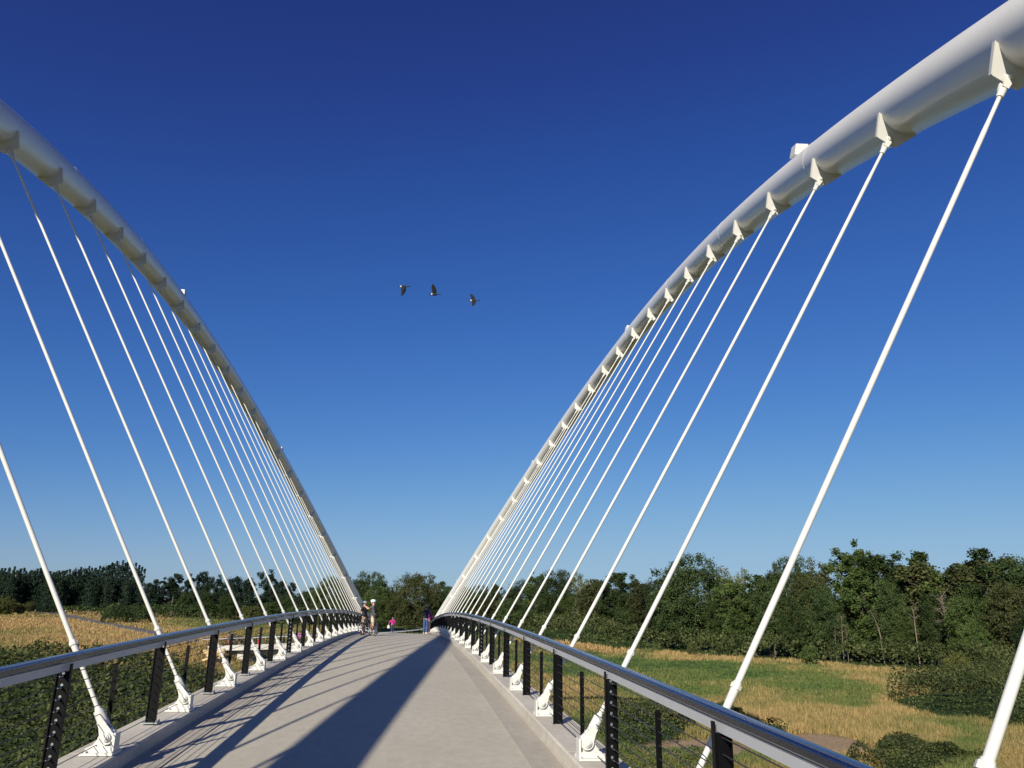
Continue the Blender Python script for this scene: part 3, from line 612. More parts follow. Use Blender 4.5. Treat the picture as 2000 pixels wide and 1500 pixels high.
for a in [
 # right wood, back row first; name kind px top y label wide
 ('broadleaf_tree', 'round_dark0', 932, 1146, 300, 'low dark tree behind the hanger fan at the foot of the right arch', 1.1),
 ('broadleaf_tree', 'ragged_olive0', 962, 1143, 292, 'low olive tree seen between the far hangers of the right arch', 1.3),
 ('broadleaf_tree', 'round_olive1', 990, 1155, 275, 'lowest brownish tree in the dip of the skyline right of the far hangers', 1.1),
 ('broadleaf_tree', 'round_dark1', 1020, 1138, 262, 'dark round tree rising just right of the skyline dip', 1.0),
 ('broadleaf_tree', 'tall_green0', 1047, 1124, 262, 'green tree forming the left shoulder of the right wood', 1.2),
 ('broadleaf_tree', 'dome_dark', 1086, 1117, 260, 'big dark green tree topping the left part of the right wood', 0.95),
 ('broadleaf_tree', 'pale_thin1', 1132, 1120, 262, 'thin pale crowned tree between two dark crowns in the left part of the right wood', 1.1),
 ('broadleaf_tree', 'ragged_olive1', 1162, 1133, 250, 'low ragged olive tree beside the thin pale crown', 1.2),
 ('broadleaf_tree', 'tall_dark0', 1204, 1121, 245, 'dark tree with a tufted top left of the great domed tree', 1.25),
 ('broadleaf_tree', 'tall_dark1', 1234, 1124, 243, 'second tufted dark tree left of the great domed tree', 1.2),
 ('broadleaf_tree', 'round_olive1', 1262, 1140, 236, 'small olive crown tucked at the left foot of the great domed tree', 0.9),
 ('broadleaf_tree', 'dome_dark', 1345, 1091, 215, 'great domed dark tree, roundest crown of the right wood', 0.98),
 ('cottonwood', 'pale_thin0', 1421, 1111, 228, 'pale sparse tree just right of the great domed tree', 0.9),
 ('cottonwood', 'pale_thin1', 1443, 1113, 229, 'narrow pale sparse tree standing beside its paler twin', 0.55),
 ('broadleaf_tree', 'tall_green1', 1466, 1127, 205, 'bright green tree with knobbly top below the narrow pale one', 1.2),
 ('broadleaf_tree', 'tall_green2', 1432, 1136, 202, 'bright green leaning crown in front of the pale sparse pair', 1.2),
 ('broadleaf_tree', 'ragged_olive2', 1497, 1124, 204, 'small ragged tree just right of the skyline notch', 1.1),
 ('broadleaf_tree', 'dome_dark', 1542, 1097, 202, 'round dark crown left of the grey feathery tree', 0.72),
 ('cottonwood', 'pale_thin0', 1595, 1095, 206, 'grey feathery tree between a round dark crown and the tall pointed tree', 1.0),
 ('broadleaf_tree', 'round_olive0', 1570, 1128, 192, 'wide olive tree below the grey feathery one', 0.8),
 ('broadleaf_tree', 'tall_green0', 1655, 1074, 188, 'tall pointed tree, highest peak left of centre in the right wood', 1.15),
 ('broadleaf_tree', 'tall_green2', 1674, 1080, 186, 'forked twin peak beside the tall pointed tree', 0.8),
 ('broadleaf_tree', 'tall_dark2', 1702, 1089, 182, 'dark tree with a thick rounded top right of the twin peak', 1.15),
 ('broadleaf_tree', 'tall_dark0', 1728, 1097, 180, 'dark tree with flat top between two higher crowns', 1.1),
 ('broadleaf_tree', 'tall_green1', 1764, 1084, 176, 'green tree with two knobs on its top over the leaning pale trunk', 1.15),
 ('broadleaf_tree', 'tall_dark1', 1782, 1088, 174, 'dark pointed crown just right of the two knobbed tree', 0.9),
 ('broadleaf_tree', 'ragged_olive0', 1815, 1104, 165, 'ragged olive tree with bare pale twigs over the dead trunk', 1.4),
 ('broadleaf_tree', 'tall_green2', 1846, 1109, 164, 'mid green tree with flat crown left of the highest feathery crown', 1.2),
 ('broadleaf_tree', 'ragged_olive1', 1880, 1100, 158, 'loose crowned tree right of the flat topped one', 1.2),
 ('broadleaf_tree', 'tall_dark2', 1924, 1078, 154, 'highest feathery dark crown near the right end of the wood', 1.1),
 ('broadleaf_tree', 'ragged_olive2', 1958, 1092, 152, 'loose dark crown leaning right of the highest feathery crown', 1.0),
 ('broadleaf_tree', 'round_dark2', 2004, 1098, 148, 'dark tree cut off by the right edge of the picture', 1.0),
 ('broadleaf_tree', 'round_dark0', 2060, 1085, 146, 'dark crown filling in beyond the right picture edge', 1.0),
 # front row
 ('willow', 'willow0', 1064, 1164, 236, 'pale green willow standing forward of the right wood near the nearest hangers', 0.95),
 ('broadleaf_tree', 'round_green0', 1110, 1160, 232, 'green mid sized tree just right of the pale willow', 1.0),
 ('broadleaf_tree', 'round_olive1', 1150, 1150, 226, 'brownish front tree at the far meadow edge right of the willow', 1.0),
 ('broadleaf_tree', 'tall_dark2', 1190, 1150, 220, 'dark front tree in shade left of the great domed tree', 1.5),
 ('broadleaf_tree', 'round_dark2', 1240, 1158, 215, 'dark bushy front tree at the meadow edge below the tufted tops', 1.0),
 ('broadleaf_tree', 'round_dark1', 1300, 1132, 208, 'dark drooping tree on the left flank of the great domed tree', 0.95),
 ('willow', 'round_olive0', 1350, 1180, 194, 'twiggy grey green tree standing in front of the great domed tree', 0.72),
 ('broadleaf_tree', 'round_green1', 1415, 1150, 198, 'bright green front tree right of the great domed tree', 0.75),
 ('broadleaf_tree', 'round_green2', 1455, 1165, 193, 'green bushy front tree beneath the knobbly top', 0.8),
 ('broadleaf_tree', 'round_dark0', 1505, 1140, 190, 'dark front tree just left of the thick white near hanger', 0.85),
 ('broadleaf_tree', 'round_dark1', 1560, 1160, 180, 'dark front tree below the round crown left of the grey snags', 0.85),
 ('broadleaf_tree', 'round_dark2', 1610, 1150, 174, 'dark front tree directly left of the grey snags', 0.75),
 ('broadleaf_tree', 'tall_green1', 1683, 1120, 168, 'yellowish green front tree directly right of the grey snags', 1.3),
 ('broadleaf_tree', 'round_dark1', 1735, 1145, 166, 'dark shaded tree behind the leaning pale trunk', 0.7),
 ('broadleaf_tree', 'round_green0', 1760, 1190, 158, 'green bushy tree between the leaning pale trunk and the crooked trunk', 0.8),
 ('broadleaf_tree', 'round_dark0', 1822, 1160, 156, 'dark tree between the crooked trunk and the dead trunk', 0.7),
 ('broadleaf_tree', 'round_green2', 1885, 1160, 150, 'mid green front tree right of the dead trunk', 0.8),
 ('broadleaf_tree', 'round_green1', 1905, 1215, 140, 'low bushy green tree at the meadow corner right of the dead trunk', 0.9),
 ('broadleaf_tree', 'round_olive0', 1965, 1145, 142, 'brownish green front tree near the right picture edge', 0.75),
 ('broadleaf_tree', 'round_dark2', 2030, 1180, 132, 'dark front tree at the very right edge behind the thickest hanger', 0.9)]:
    tree(*a[:5], a[5], GR, a[6])
for a in [
 ('broadleaf_tree', 'dome_green', 655, 1130, 250, 'green round tree behind the hanger fan at the foot of the left arch', 0.95),
 ('broadleaf_tree', 'round_olive1', 690, 1140, 240, 'olive tree where the left arch meets the railing', 0.9),
 ('broadleaf_tree', 'dome_dark', 724, 1121, 262, 'big dark dome just right of the foot of the left arch', 0.92),
 ('broadleaf_tree', 'dome_green', 738, 1148, 228, 'bright green bush crowned tree behind the cyclist in the pale helmet', 0.8),
 ('broadleaf_tree', 'ragged_olive1', 768, 1152, 232, 'yellow tinged small tree in the gap between the two big domes', 0.8),
 ('broadleaf_tree', 'dome_olive', 813, 1124, 225, 'largest brownish dome in the middle behind the child in magenta', 0.98),
 ('broadleaf_tree', 'dome_dark', 862, 1146, 245, 'dark tree at the right foot of the largest brownish dome', 0.9),
 ('broadleaf_tree', 'tall_green1', 886, 1138, 262, 'light green loose tree behind the foot of the right arch', 1.4),
 ('broadleaf_tree', 'round_green1', 905, 1152, 240, 'green tree just right of the foot of the right arch', 1.0),
 ('broadleaf_tree', 'round_olive1', 945, 1172, 238, 'brownish tree behind the dense far hangers of the right arch', 1.2),
 ('broadleaf_tree', 'round_dark2', 1000, 1172, 236, 'dark front tree left of the pale willow', 1.2)]:
    tree(*a[:5], a[5], GC, a[6])
for a in [
 ('broadleaf_tree', 'blue1', 298, 1140, 440, 'low dark tree just right of the tall dark plantation', 1.2),
 ('broadleaf_tree', 'blue0', 318, 1132, 440, 'dark tree second from the tall plantation corner', 1.3),
 ('broadleaf_tree', 'blue2', 345, 1123, 440, 'dark wide tree with ragged top midway behind the second hanger', 1.3),
 ('broadleaf_tree', 'blue0', 376, 1126, 430, 'dark narrow tree left of the twin tall ones in the left wood', 1.2),
 ('broadleaf_tree', 'blue2', 403, 1119, 430, 'tall dark twin tree, left one, in the left wood', 1.0),
 ('broadleaf_tree', 'blue0', 428, 1128, 420, 'tall dark twin tree, right one, in the left wood', 1.1),
 ('broadleaf_tree', 'blue1', 458, 1128, 410, 'dark domed tree in the middle of the left wood', 1.0),
 ('broadleaf_tree', 'blue2', 490, 1131, 400, 'dark uneven tree left of the highest peak of the left wood', 1.1),
 ('broadleaf_tree', 'blue0', 528, 1119, 385, 'highest peaked tree at the right half of the left wood', 1.2),
 ('broadleaf_tree', 'blue1', 548, 1138, 380, 'dark tree stepping down right of the highest peak of the left wood', 0.9),
 ('broadleaf_tree', 'blue2', 570, 1140, 375, 'dark low tree two steps right of the highest peak of the left wood', 0.9),
 ('broadleaf_tree', 'blue1', 598, 1155, 360, 'lowest dark tree in the skyline dip left of the arch foot', 1.0),
 ('broadleaf_tree', 'round_dark1', 618, 1147, 340, 'dark tree rising between the skyline dip and the left arch foot', 0.9),
 ('broadleaf_tree', 'round_dark0', 405, 1155, 400, 'mid green front tree below the twin tall ones of the left wood', 0.9),
 ('broadleaf_tree', 'round_dark2', 450, 1158, 385, 'mid green front tree below the dark dome of the left wood', 0.9),
 ('broadleaf_tree', 'round_dark1', 560, 1162, 350, 'dark green front tree above the light green shrubs', 1.0),
 ('broadleaf_tree', 'round_dark0', 365, 1158, 410, 'mid green front tree at the left end of the left wood beside the plantation', 1.0)]:
    tree(*a[:5], a[5], GL, a[6])
GS = 'shrubs at the edges of the fields'
for a in [
 ('shrub', 'shrub0', 530, 1178, 345, 'light green rounded shrub at the wood edge below the highest left peak', 0.9),
 ('shrub', 'shrub1', 495, 1184, 350, 'small olive shrub left of the light green rounded one', 0.9),
 ('shrub', 'shrub0', 575, 1185, 330, 'low green shrub right of the light green rounded one', 0.9),
 ('shrub', 'shrub2', 12, 1166, 420, 'yellow green shrub at the left edge of the picture before the plantation', 0.8),
 ('shrub', 'shrub1', 38, 1178, 430, 'dull olive shrub beside the yellow green one at the left picture edge', 0.9),
 ('shrub', 'shrub1', 60, 1176, 470, 'low olive shrub behind the parked vehicles', 0.9),
 ('shrub', 'shrub0', 165, 1179, 500, 'tiny dark shrub alone in front of the plantation', 0.5),
 ('shrub', 'shrub2', 1868, 1276, 128, 'small yellow green shrub at the foot of the dead trunk', 0.8),
 ('shrub', 'shrub0', 1580, 1262, 158, 'dark rounded shrub standing forward on the far tan grass edge', 0.8),
 ('shrub', 'shrub1', 1352, 1255, 185, 'small brown shrub in front of the twiggy grey green tree', 0.6)]:
    tree(*a[:5], a[5], GS, a[6], cat='shrub')
# bare trunks and snags
def snag(name, pts_px, y, r, label, branches=8, seed=1, spread=1.6):
    r *= 0.62; branches = int(branches*1.5); spread *= .8
    y = max(y, gpt(pts_px[0][0], float(base_line(pts_px[0][0]))-2, -7.5)[1]+3)
    g = random.Random(seed); P = [ray_at(px, py, y) for px, py in pts_px]; P[0].z = float(ground(P[0].x, y))-0.2; o = P[0].copy()
    e = tag(empty(name, o), label, 'tree', 'bare trunks standing in the right wood')
    mb = MB(); n = len(P); mb.tube([p-o for p in P], [r*(1-0.75*i/(n-1)) for i in range(n)], 8); mb.build('trunk', M['deadwood'], e)
    for i in range(branches):
        mb = MB(); k = g.uniform(0.25, 0.98)*(n-1); j = min(int(k), n-2); a = P[j].lerp(P[j+1], k-j)-o; an = g.uniform(0, 6.28); ln = g.uniform(.5, 1.2)*spread
        b = a+Vector((math.cos(an)*ln, math.sin(an)*ln, g.uniform(-.3, .9)*ln)); m = a.lerp(b, .5)+Vector((g.uniform(-.2, .2), g.uniform(-.2, .2), g.uniform(0, .3)))
        mb.tube([a, m, b], [r*.35, r*.22, r*.08], 5)
        for _ in range(3):
            c = m.lerp(b, g.random())+Vector((0, 0, 0)); d = c+Vector((g.uniform(-.7, .7), g.uniform(-.7, .7), g.uniform(-.4, .7)))*ln*.6; mb.tube([c, d], [r*.14, r*.05], 4)
        mb.build('branch', M['deadwood'], e)
snag('dead_tree', [(1646, 1268), (1645, 1235), (1643, 1203)], 157, 0.17, 'tallest of the grey dead snags at the meadow edge', 14, 3)
snag('dead_tree', [(1632, 1264), (1631, 1240), (1631, 1222)], 158, 0.12, 'thin grey snag just left of the tallest snag', 7, 4, 1.0)
snag('dead_tree', [(1655, 1266), (1654, 1245), (1652, 1226)], 158, 0.11, 'thin grey snag just right of the tallest snag', 8, 5, 1.0)
snag('bare_trunk', [(1725, 1268), (1719, 1240), (1715, 1226), (1706, 1203), (1698, 1192)], 151, 0.26, 'pale trunk leaning left out of the dark wood', 3, 6)
snag('bare_trunk', [(1790, 1240), (1787, 1222), (1785, 1200), (1780, 1184)], 150, 0.24, 'crooked pale trunk high in the dark wood', 8, 7, 2.2)
snag('dead_tree', [(1856, 1270), (1851, 1245), (1847, 1215), (1843, 1190), (1838, 1160)], 142, 0.34, 'thick dead trunk with a tangle of grey twigs', 34, 8, 2.4)

# far plantation: one dark mass of a wood
g = np.random.default_rng(5); Cs = []; Ns = []; Ti = []; mbt = []
def plant_row(pxa, pxb, ya, yb, topf, n, leaves, w):
    for i in range(n):
        f = (i+g.uniform(-.3, .3))/n; px = pxa+(pxb-pxa)*f; y = ya+(yb-ya)*g.random(); p = ray_at(px, topf(px)+g.uniform(-5, 6), y); z0 = float(ground(p.x, y)); h = p.z-z0
        k = leaves; t = g.random(k)**0.7; th = g.uniform(0, 6.28, k); cl = g.integers(0, 14, k); cz = np.linspace(.08, .98, 14)[cl]; ca = (cl*2.4); 
        rr = w*(1.02-cz)**0.5*g.uniform(.4, 1.05, k)
        x_ = p.x+rr*np.cos(th)*.7+np.cos(ca)*w*.35; y_ = y+rr*np.sin(th)*.7+np.sin(ca)*w*.35; z_ = z0+h*np.clip(cz+g.normal(0, .035, k), 0.0, 1.02)
        Cs.append(np.stack([x_, y_, z_], 1)); Ns.append(np.stack([np.cos(th), np.sin(th), np.full(k, .4)], 1)); Ti.append(np.clip(g.random()*.6+g.normal(.2, .2, k), 0, 1))
tl = lambda px: float(np.interp(px, [-60, 0, 60, 130, 160, 200, 230, 262, 275, 283], [1112, 1114, 1112, 1119, 1113, 1107, 1101, 1102, 1105, 1118]))
plant_row(-60, 284, 525, 560, tl, 64, 1700, 4.2)
plant_row(-60, 278, 500, 520, lambda px: float(np.interp(px, [-60, 100, 150, 283], [1122, 1124, 1129, 1131])), 60, 1700, 3.8)
C = np.concatenate(Cs); V, F = cards(C, np.concatenate(Ns), 0.36)
tag(link('wood', np_mesh('wood', V, F, LM['blue'], False, {'tint': ('FACE', np.concatenate(Ti))})), 'dense dark plantation of close planted trees far off on the left', 'wood', kind='stuff')
# far wood behind everything on the right and centre, closes the skyline low down
Cs = []; Ns = []; Ti = []
for i in range(150):
    px = -100+i*15+g.uniform(-6, 6); y = 330+g.uniform(0, 60) if px > 600 else 590+g.uniform(0, 60)
    top = (1168 if px > 600 else 1158)+g.uniform(-6, 10); p = ray_at(px, top, y); z0 = float(ground(p.x, y)); h = p.z-z0; k = 520
    cl = g.integers(0, 10, k); cc = g.normal(0, 1, (10, 3))*np.array([3.2, 3.2, h*.2])+np.array([0, 0, h*.5]); q_ = cc[cl]+g.normal(0, 1.2, (k, 3)); q_[:, 2] = np.clip(q_[:, 2], 0, h)
    Cs.append(q_+np.array([p.x, y, z0])); Ns.append(g.normal(0, .5, (k, 3))+np.array([0, -.3, .4])); Ti.append(np.clip(g.random()*.6+g.normal(.2, .2, k), 0, 1))
V, F = cards(np.concatenate(Cs), np.concatenate(Ns), 0.75)
tag(link('wood', np_mesh('far_wood', V, F, LM['dark'], False, {'tint': ('FACE', np.concatenate(Ti))})), 'low band of far woodland closing the horizon behind the nearer trees', 'wood', kind='stuff')

# ---------------------------------------------------------------- brambles and undergrowth
def thicket(name, label, xr, yr, mask, height, dens, size, mat, seed, near=40, cat='undergrowth', fl=0.0):
    g = np.random.default_rng(seed); area = (xr[1]-xr[0])*(yr[1]-yr[0]); n = int(area*dens)
    x = g.uniform(*xr, n); y = g.uniform(*yr, n)
    keep = g.random(n) < np.clip((near/np.maximum(y, near*0.6))**1.5, 0.04, 1)       # fewer, larger clumps far away
    x, y = x[keep], y[keep]; m = mask(x, y); x, y, m = x[m > 0.02], y[m > 0.02], m[m > 0.02]
    bf = lambda x, y: (1-np.abs(2*fbm(x, y, 0.16, 2, seed)-1)*1.6)*0.6+fbm(x, y, 0.7, 3, seed+9)*0.5
    bump = bf(x, y)
    H = height*np.clip(m, 0, 1)**0.6*(0.25+0.9*bump)
    z = ground(x, y)+H*np.clip(1-np.abs(g.normal(0, 0.16, len(x))), fl, 1.05)
    e = 0.3; H2 = bf(x+e, y); H3 = bf(x, y+e)
    nn = np.stack([-(H2-bump)*height/e, -(H3-bump)*height/e, np.ones(len(x))], 1)
    sz = (size*np.maximum(1, (y/near))**0.85)[:, None]
    V, F = cards(np.stack([x, y, z], 1), nn, sz, jit=0.55)
    ti = np.clip(fbm(x, y, 0.35, 3, seed+3)*1.3-0.25+g.normal(0, .25, len(x)), 0, 1)
    return tag(link(name, np_mesh(name, V, F, mat, False, {'tint': ('FACE', ti)})), label, cat, kind='stuff')
thicket('brambles', 'dense dark green bramble thicket covering the near bank left of the bridge', (-95, -3), (4, 112), m_left, 3.3, 85, 0.075, LM['bramble'], 101, near=30)
thicket('undergrowth', 'low green undergrowth lining the foot of the right wood', (25, 190), (90, 330), m_front, 5.6, 12, 0.17, LM['bramble'], 102, near=90)
thicket('brambles', 'big mound of dark brambles in the meadow at the right', (44, 140), (60, 135), m_bulge, 4.4, 60, 0.10, LM['bramble'], 103, near=70)
thicket('shrubbery', 'dark shrubs on the bank seen through the right railing', (5, 34), (36, 90), m_near1, 3.0, 130, 0.07, LM['bramble'], 104, near=45)
thicket('shrubbery', 'dark rounded shrubs beside the bare earth at the lower right', (14, 46), (34, 66), m_near2, 1.8, 230, 0.06, LM['bramble'], 105, near=45)
thicket('shrubbery', 'low bright green plants under the right railing below the bare earth', (3, 26), (24, 70), m_near3, 1.2, 150, 0.05, LM['green'], 106, near=40)
def m_hedge(x, y):
    gx = gpix(x, y)[0]; return sst(0, 1, np.minimum((y-392)/6, (418-y)/6)+(fbm(x, y, .05, 3, 20)-.5))*sst(195, 215, gx)*(1-sst(630, 660, gx))
thicket('hedge', 'long low dark hedge crossing the fields left of the bridge', (-180, -30), (380, 430), m_hedge, 6.5, 45, 0.11, LM['dark'], 107, near=90)
def m_hedge2(x, y):
    gx = gpix(x, y)[0]; return sst(0, 1, np.minimum((y-300)/8, (352-y)/8)+2*(fbm(x, y, .05, 3, 22)-.5))*sst(195, 215, gx)*(1-sst(275, 300, gx))
thicket('hedge', 'clump of dark bushes beside the path left of the long hedge', (-140, -90), (290, 360), m_hedge2, 5.5, 40, 0.11, LM['dark'], 108, near=90)
def m_hedge3(x, y):
    gx = gpix(x, y)[0]; return sst(0, 1, np.minimum((y-478)/6, (498-y)/6)+(fbm(x, y, .05, 3, 23)-.5))*sst(110, 125, gx)
thicket('hedge', 'thin dark hedge line at the foot of the plantation', (-280, -60), (470, 505), m_hedge3, 3.2, 35, 0.11, LM['dark'], 109, near=90)
def m_pier(x, y): return np.maximum(_ell(x, y, 470, 1284, 40, 12, 24), _ell(x, y, 560, 1290, 50, 10, 25)*.7)
thicket('brambles', 'dark green brambles below the curved approach ramp', (-60, -6), (80, 150), m_pier, 2.0, 20, 0.10, LM['bramble'], 110, near=80)

# ---------------------------------------------------------------- grass tufts
def grass_mat():
    m, t, b = new_mat('grass_blades'); L = t.links; a = N(t, 'ShaderNodeAttribute', attribute_name='dry'); a2 = N(t, 'ShaderNodeAttribute', attribute_name='tint')
    cr = N(t, 'ShaderNodeValToRGB'); L.new(a.outputs['Fac'], cr.inputs[0]); e = cr.color_ramp.elements
    e[0].position = 0; e[0].color = (0.085, 0.145, 0.038, 1); e[1].position = 1; e[1].color = (0.46, 0.315, 0.14, 1)
    q = e.new(.35); q.color = (0.15, 0.175, 0.055, 1); q = e.new(.62); q.color = (0.29, 0.235, 0.09, 1)
    r = N(t, 'ShaderNodeMapRange'); r.inputs[3].default_value = .78; r.inputs[4].default_value = 1.2; L.new(a2.outputs['Fac'], r.inputs[0])
    mu = N(t, 'ShaderNodeMix', data_type='RGBA', blend_type='MULTIPLY'); mu.inputs[0].default_value = 1; L.new(cr.outputs[0], mu.inputs[6]); L.new(r.outputs[0], mu.inputs[7])
    L.new(mu.outputs[2], b.inputs['Base Color']); b.inputs['Roughness'].default_value = .8; b.inputs['Specular IOR Level'].default_value = .15
    tr = N(t, 'ShaderNodeBsdfTranslucent'); L.new(mu.outputs[2], tr.inputs[0]); ms = N(t, 'ShaderNodeMixShader'); ms.inputs[0].default_value = .3
    L.new(b.outputs[0], ms.inputs[1]); L.new(tr.outputs[0], ms.inputs[2]); L.new(ms.outputs[0], t.nodes['Material Output'].inputs[0]); return m
GM = grass_mat()
def grass(name, label, gx0, gx1, y0, y1, n, seed, excl):
    g = np.random.default_rng(seed)
    y = 1/(1/y1+(1/y0-1/y1)*g.random(n)**0.85); x = g.uniform(gx0, gx1, n)*y; gx = gpix(x, y)[0]; k = (gx > -60) & (gx < 2060); x, y = x[k], y[k]; n = len(x)
    k = (excl(x, y) < .3) & (path_dist(x, y) > 2.9) & (bare(x, y) < 0.12+.3*g.random(n)); x, y = x[k], y[k]; n = len(x)
    d = np.clip(dryness(x, y, False)+g.normal(0, .10, n), 0, 1); clump = fbm(x, y, .5, 2, seed+1)
    h = (0.20+0.65*d)*(0.45+0.9*clump)*g.uniform(.6, 1.3, n); w = np.maximum(.03, y*0.0008)*g.uniform(.6, 1.4, n)
    z = ground(x, y)-.03; V = []; nb = 3
    for b in range(nb):
        a = g.uniform(0, np.pi, n); l = g.uniform(-.35, .35, (2, n)); ox = g.normal(0, .12, n); oy = g.normal(0, .12, n)
        bx, by = x+ox, y+oy
        V.append(np.stack([np.stack([bx-np.cos(a)*w, by-np.sin(a)*w, z], 1), np.stack([bx+np.cos(a)*w, by+np.sin(a)*w, z], 1),
                           np.stack([bx+l[0]*h, by+l[1]*h, z+h*g.uniform(.8, 1.1, n)], 1)], 1))
    V = np.stack(V, 1).reshape(-1, 3); F = np.arange(len(V)).reshape(-1, 3); tint = np.repeat(g.random(n), nb); dr = np.repeat(d, nb)
    return tag(link(name, np_mesh(name, V, F, GM, False, {'dry': ('FACE', dr), 'tint': ('FACE', tint)})), label, 'grass', kind='stuff')
grass('grass', 'green and tawny meadow grass right of the bridge', 0.03, 0.86, 34, 275, 240000, 201, lambda x, y: np.maximum(np.maximum(m_front(x, y), m_bulge(x, y)), np.maximum(m_near1(x, y), m_near2(x, y))))
grass('grass', 'golden dry grass on the field left of the bridge', -0.60, -0.06, 70, 520, 170000, 202, lambda x, y: np.maximum(m_left(x, y), m_pier(x, y)))

# ---------------------------------------------------------------- people
SK = simple('skin', (0.50, 0.28, 0.19), 0.55, var=0.06)
_mc = {}
def cloth(col, rough=0.85):
    if col not in _mc: _mc[col] = simple('cloth_%02x%02x%02x' % tuple(int(c*255) for c in col), col, rough, var=0.15, scale=14)
    return _mc[col]
def skin_obj(name, verts, edges, radii, mat, parent, sub=1):
    me = bpy.data.meshes.new(name); me.from_pydata(verts, edges, []); me.materials.append(mat)
    o = link(name, me, parent); m = o.modifiers.new('skin', 'SKIN'); m.use_smooth_shade = True
    if not me.skin_vertices: return o
    sv = me.skin_vertices[0].data
    for i, r in enumerate(radii): sv[i].radius = (r, r) if not isinstance(r, tuple) else r
    sv[0].use_root = True
    o.modifiers.new('smooth', 'SUBSURF').levels = sub; o.modifiers['smooth'].render_levels = sub
    return o
BASE = dict(pelvis=(0, 0, .96), belly=(0, 0, 1.10), chest=(0, .0, 1.28), nb=(0, 0, 1.43), neck=(0, .012, 1.50), head=(0, .02, 1.60), crown=(0, .015, 1.69),
            shR=(.17, 0, 1.40), elR=(.23, -.01, 1.13), wrR=(.24, .07, .90), haR=(.24, .10, .84), hipR=(.095, 0, .90), knR=(.11, .02, .50), anR=(.11, -.01, .09), toR=(.13, .15, .035))
BASE.update({k[:-1]+'L': (-v[0], v[1], v[2]) for k, v in BASE.items() if k.endswith('R')})
RAD = dict(pelvis=(.15, .115), belly=(.135, .10), chest=(.155, .11), nb=.07, neck=.052, head=(.078, .095), crown=(.055, .07), sh=.058, el=.043, wr=.028, ha=(.036, .022), hip=.088, kn=.058, an=.038, to=.036)
def person(name, label, loc, rz, h=1.75, pose=None, shirt=None, sleeve='short', legs='shorts', legcol=(.3, .25, .18), shoe=(.05, .05, .05), head=None, headcol=(.8, .8, .8), group=None, bare_head=(.06, .04, .03)):
    J = dict(BASE); J.update(pose or {}); k = h/1.75
    e = tag(empty(name, loc, rz), label, 'person', group); e.scale = (k, k, k)
    keys = ['pelvis', 'belly', 'chest', 'nb', 'neck', 'head', 'crown']; ed = [(i, i+1) for i in range(6)]; vs = [J[q] for q in keys]; rd = [RAD[q] for q in keys]
    def add(p, r, to): vs.append(tuple(p)); rd.append(r); ed.append((to, len(vs)-1)); return len(vs)-1
    add((0, J['head'][1]+.115, J['head'][2]-.01) if not pose or 'nose' not in pose else pose['nose'], .012, 5)
    for s_ in 'RL':
        a = add(J['sh'+s_], RAD['sh'], 2); a = add(J['el'+s_], RAD['el'], a); a = add(J['wr'+s_], RAD['wr'], a); hnd = add(J['ha'+s_], RAD['ha'], a)
        H = Vector(J['ha'+s_]); D = (H-Vector(J['wr'+s_])).normalized(); Sd = D.cross(Vector((0, 0, 1)) if abs(D.z) < .8 else Vector((0, 1, 0))).normalized()
        for q, L_ in ((-1.5, .062), (-.5, .074), (.5, .07), (1.5, .055)):
            f1 = H+D*.035+Sd*q*.017; i1 = add(f1, .009, hnd); add(f1+D*L_*.7+Vector((0, 0, -.018)), .007, i1)
        add(H+Sd*-.045+D*.01, .010, hnd)
        b = add(J['hip'+s_], RAD['hip'], 0); b = add(J['kn'+s_], RAD['kn'], b); b = add(J['an'+s_], RAD['an'], b); add(J['to'+s_], RAD['to'], b)
    body = skin_obj('body', vs, ed, rd, SK, e)
    lerp = lambda a, b, t: tuple(Vector(a).lerp(Vector(b), t))
    if shirt:
        vs = [J['belly'], J['chest'], J['nb'], lerp(J['pelvis'], J['belly'], .2)]; rd = [(.155, .125), (.172, .13), .075, (.155, .125)]; ed = [(0, 1), (1, 2), (0, 3)]
        for s_ in 'RL':
            n0 = len(vs); vs += [J['sh'+s_], J['el'+s_] if sleeve == 'long' else lerp(J['sh'+s_], J['el'+s_], .75)]; rd += [.074, .056 if sleeve == 'long' else .064]; ed += [(1, n0), (n0, n0+1)]
            if sleeve == 'long': vs.append(lerp(J['el'+s_], J['wr'+s_], .95)); rd.append(.042); ed.append((n0+1, n0+2))
        skin_obj('shirt', vs, ed, rd, cloth(shirt), e)
    if legs:
        vs = [J['pelvis'], lerp(J['pelvis'], J['belly'], .3)]; rd = [(.165, .13), (.145, .115)]; ed = [(0, 1)]
        for s_ in 'RL':
            n0 = len(vs)
            if legs == 'shorts': vs += [J['hip'+s_], lerp(J['hip'+s_], J['kn'+s_], .85)]; rd += [.108, .088]; ed += [(0, n0), (n0, n0+1)]
            else: vs += [J['hip'+s_], J['kn'+s_], lerp(J['kn'+s_], J['an'+s_], .95)]; rd += [.104, .075, .062]; ed += [(0, n0), (n0, n0+1), (n0+1, n0+2)]
        skin_obj('shorts' if legs == 'shorts' else 'trousers', vs, ed, rd, cloth(legcol), e)
    for s_ in 'RL':
        a = Vector(J['an'+s_]); t = Vector(J['to'+s_]); hl = a+(a-t).normalized()*.035; hl.z = t.z+.01
        skin_obj('shoe', [tuple(a.lerp(t, .25)+Vector((0, 0, -.02))), tuple(hl), tuple(t.lerp(a, .15)), tuple(t)], [(0, 1), (0, 2), (2, 3)], [.05, .045, .048, .036], cloth(shoe, .5), e)
    c = Vector(J['head'])+Vector((0, 0, .01)); mb = MB()
    up = (Vector(J['crown'])-Vector(J['head'])).normalized()
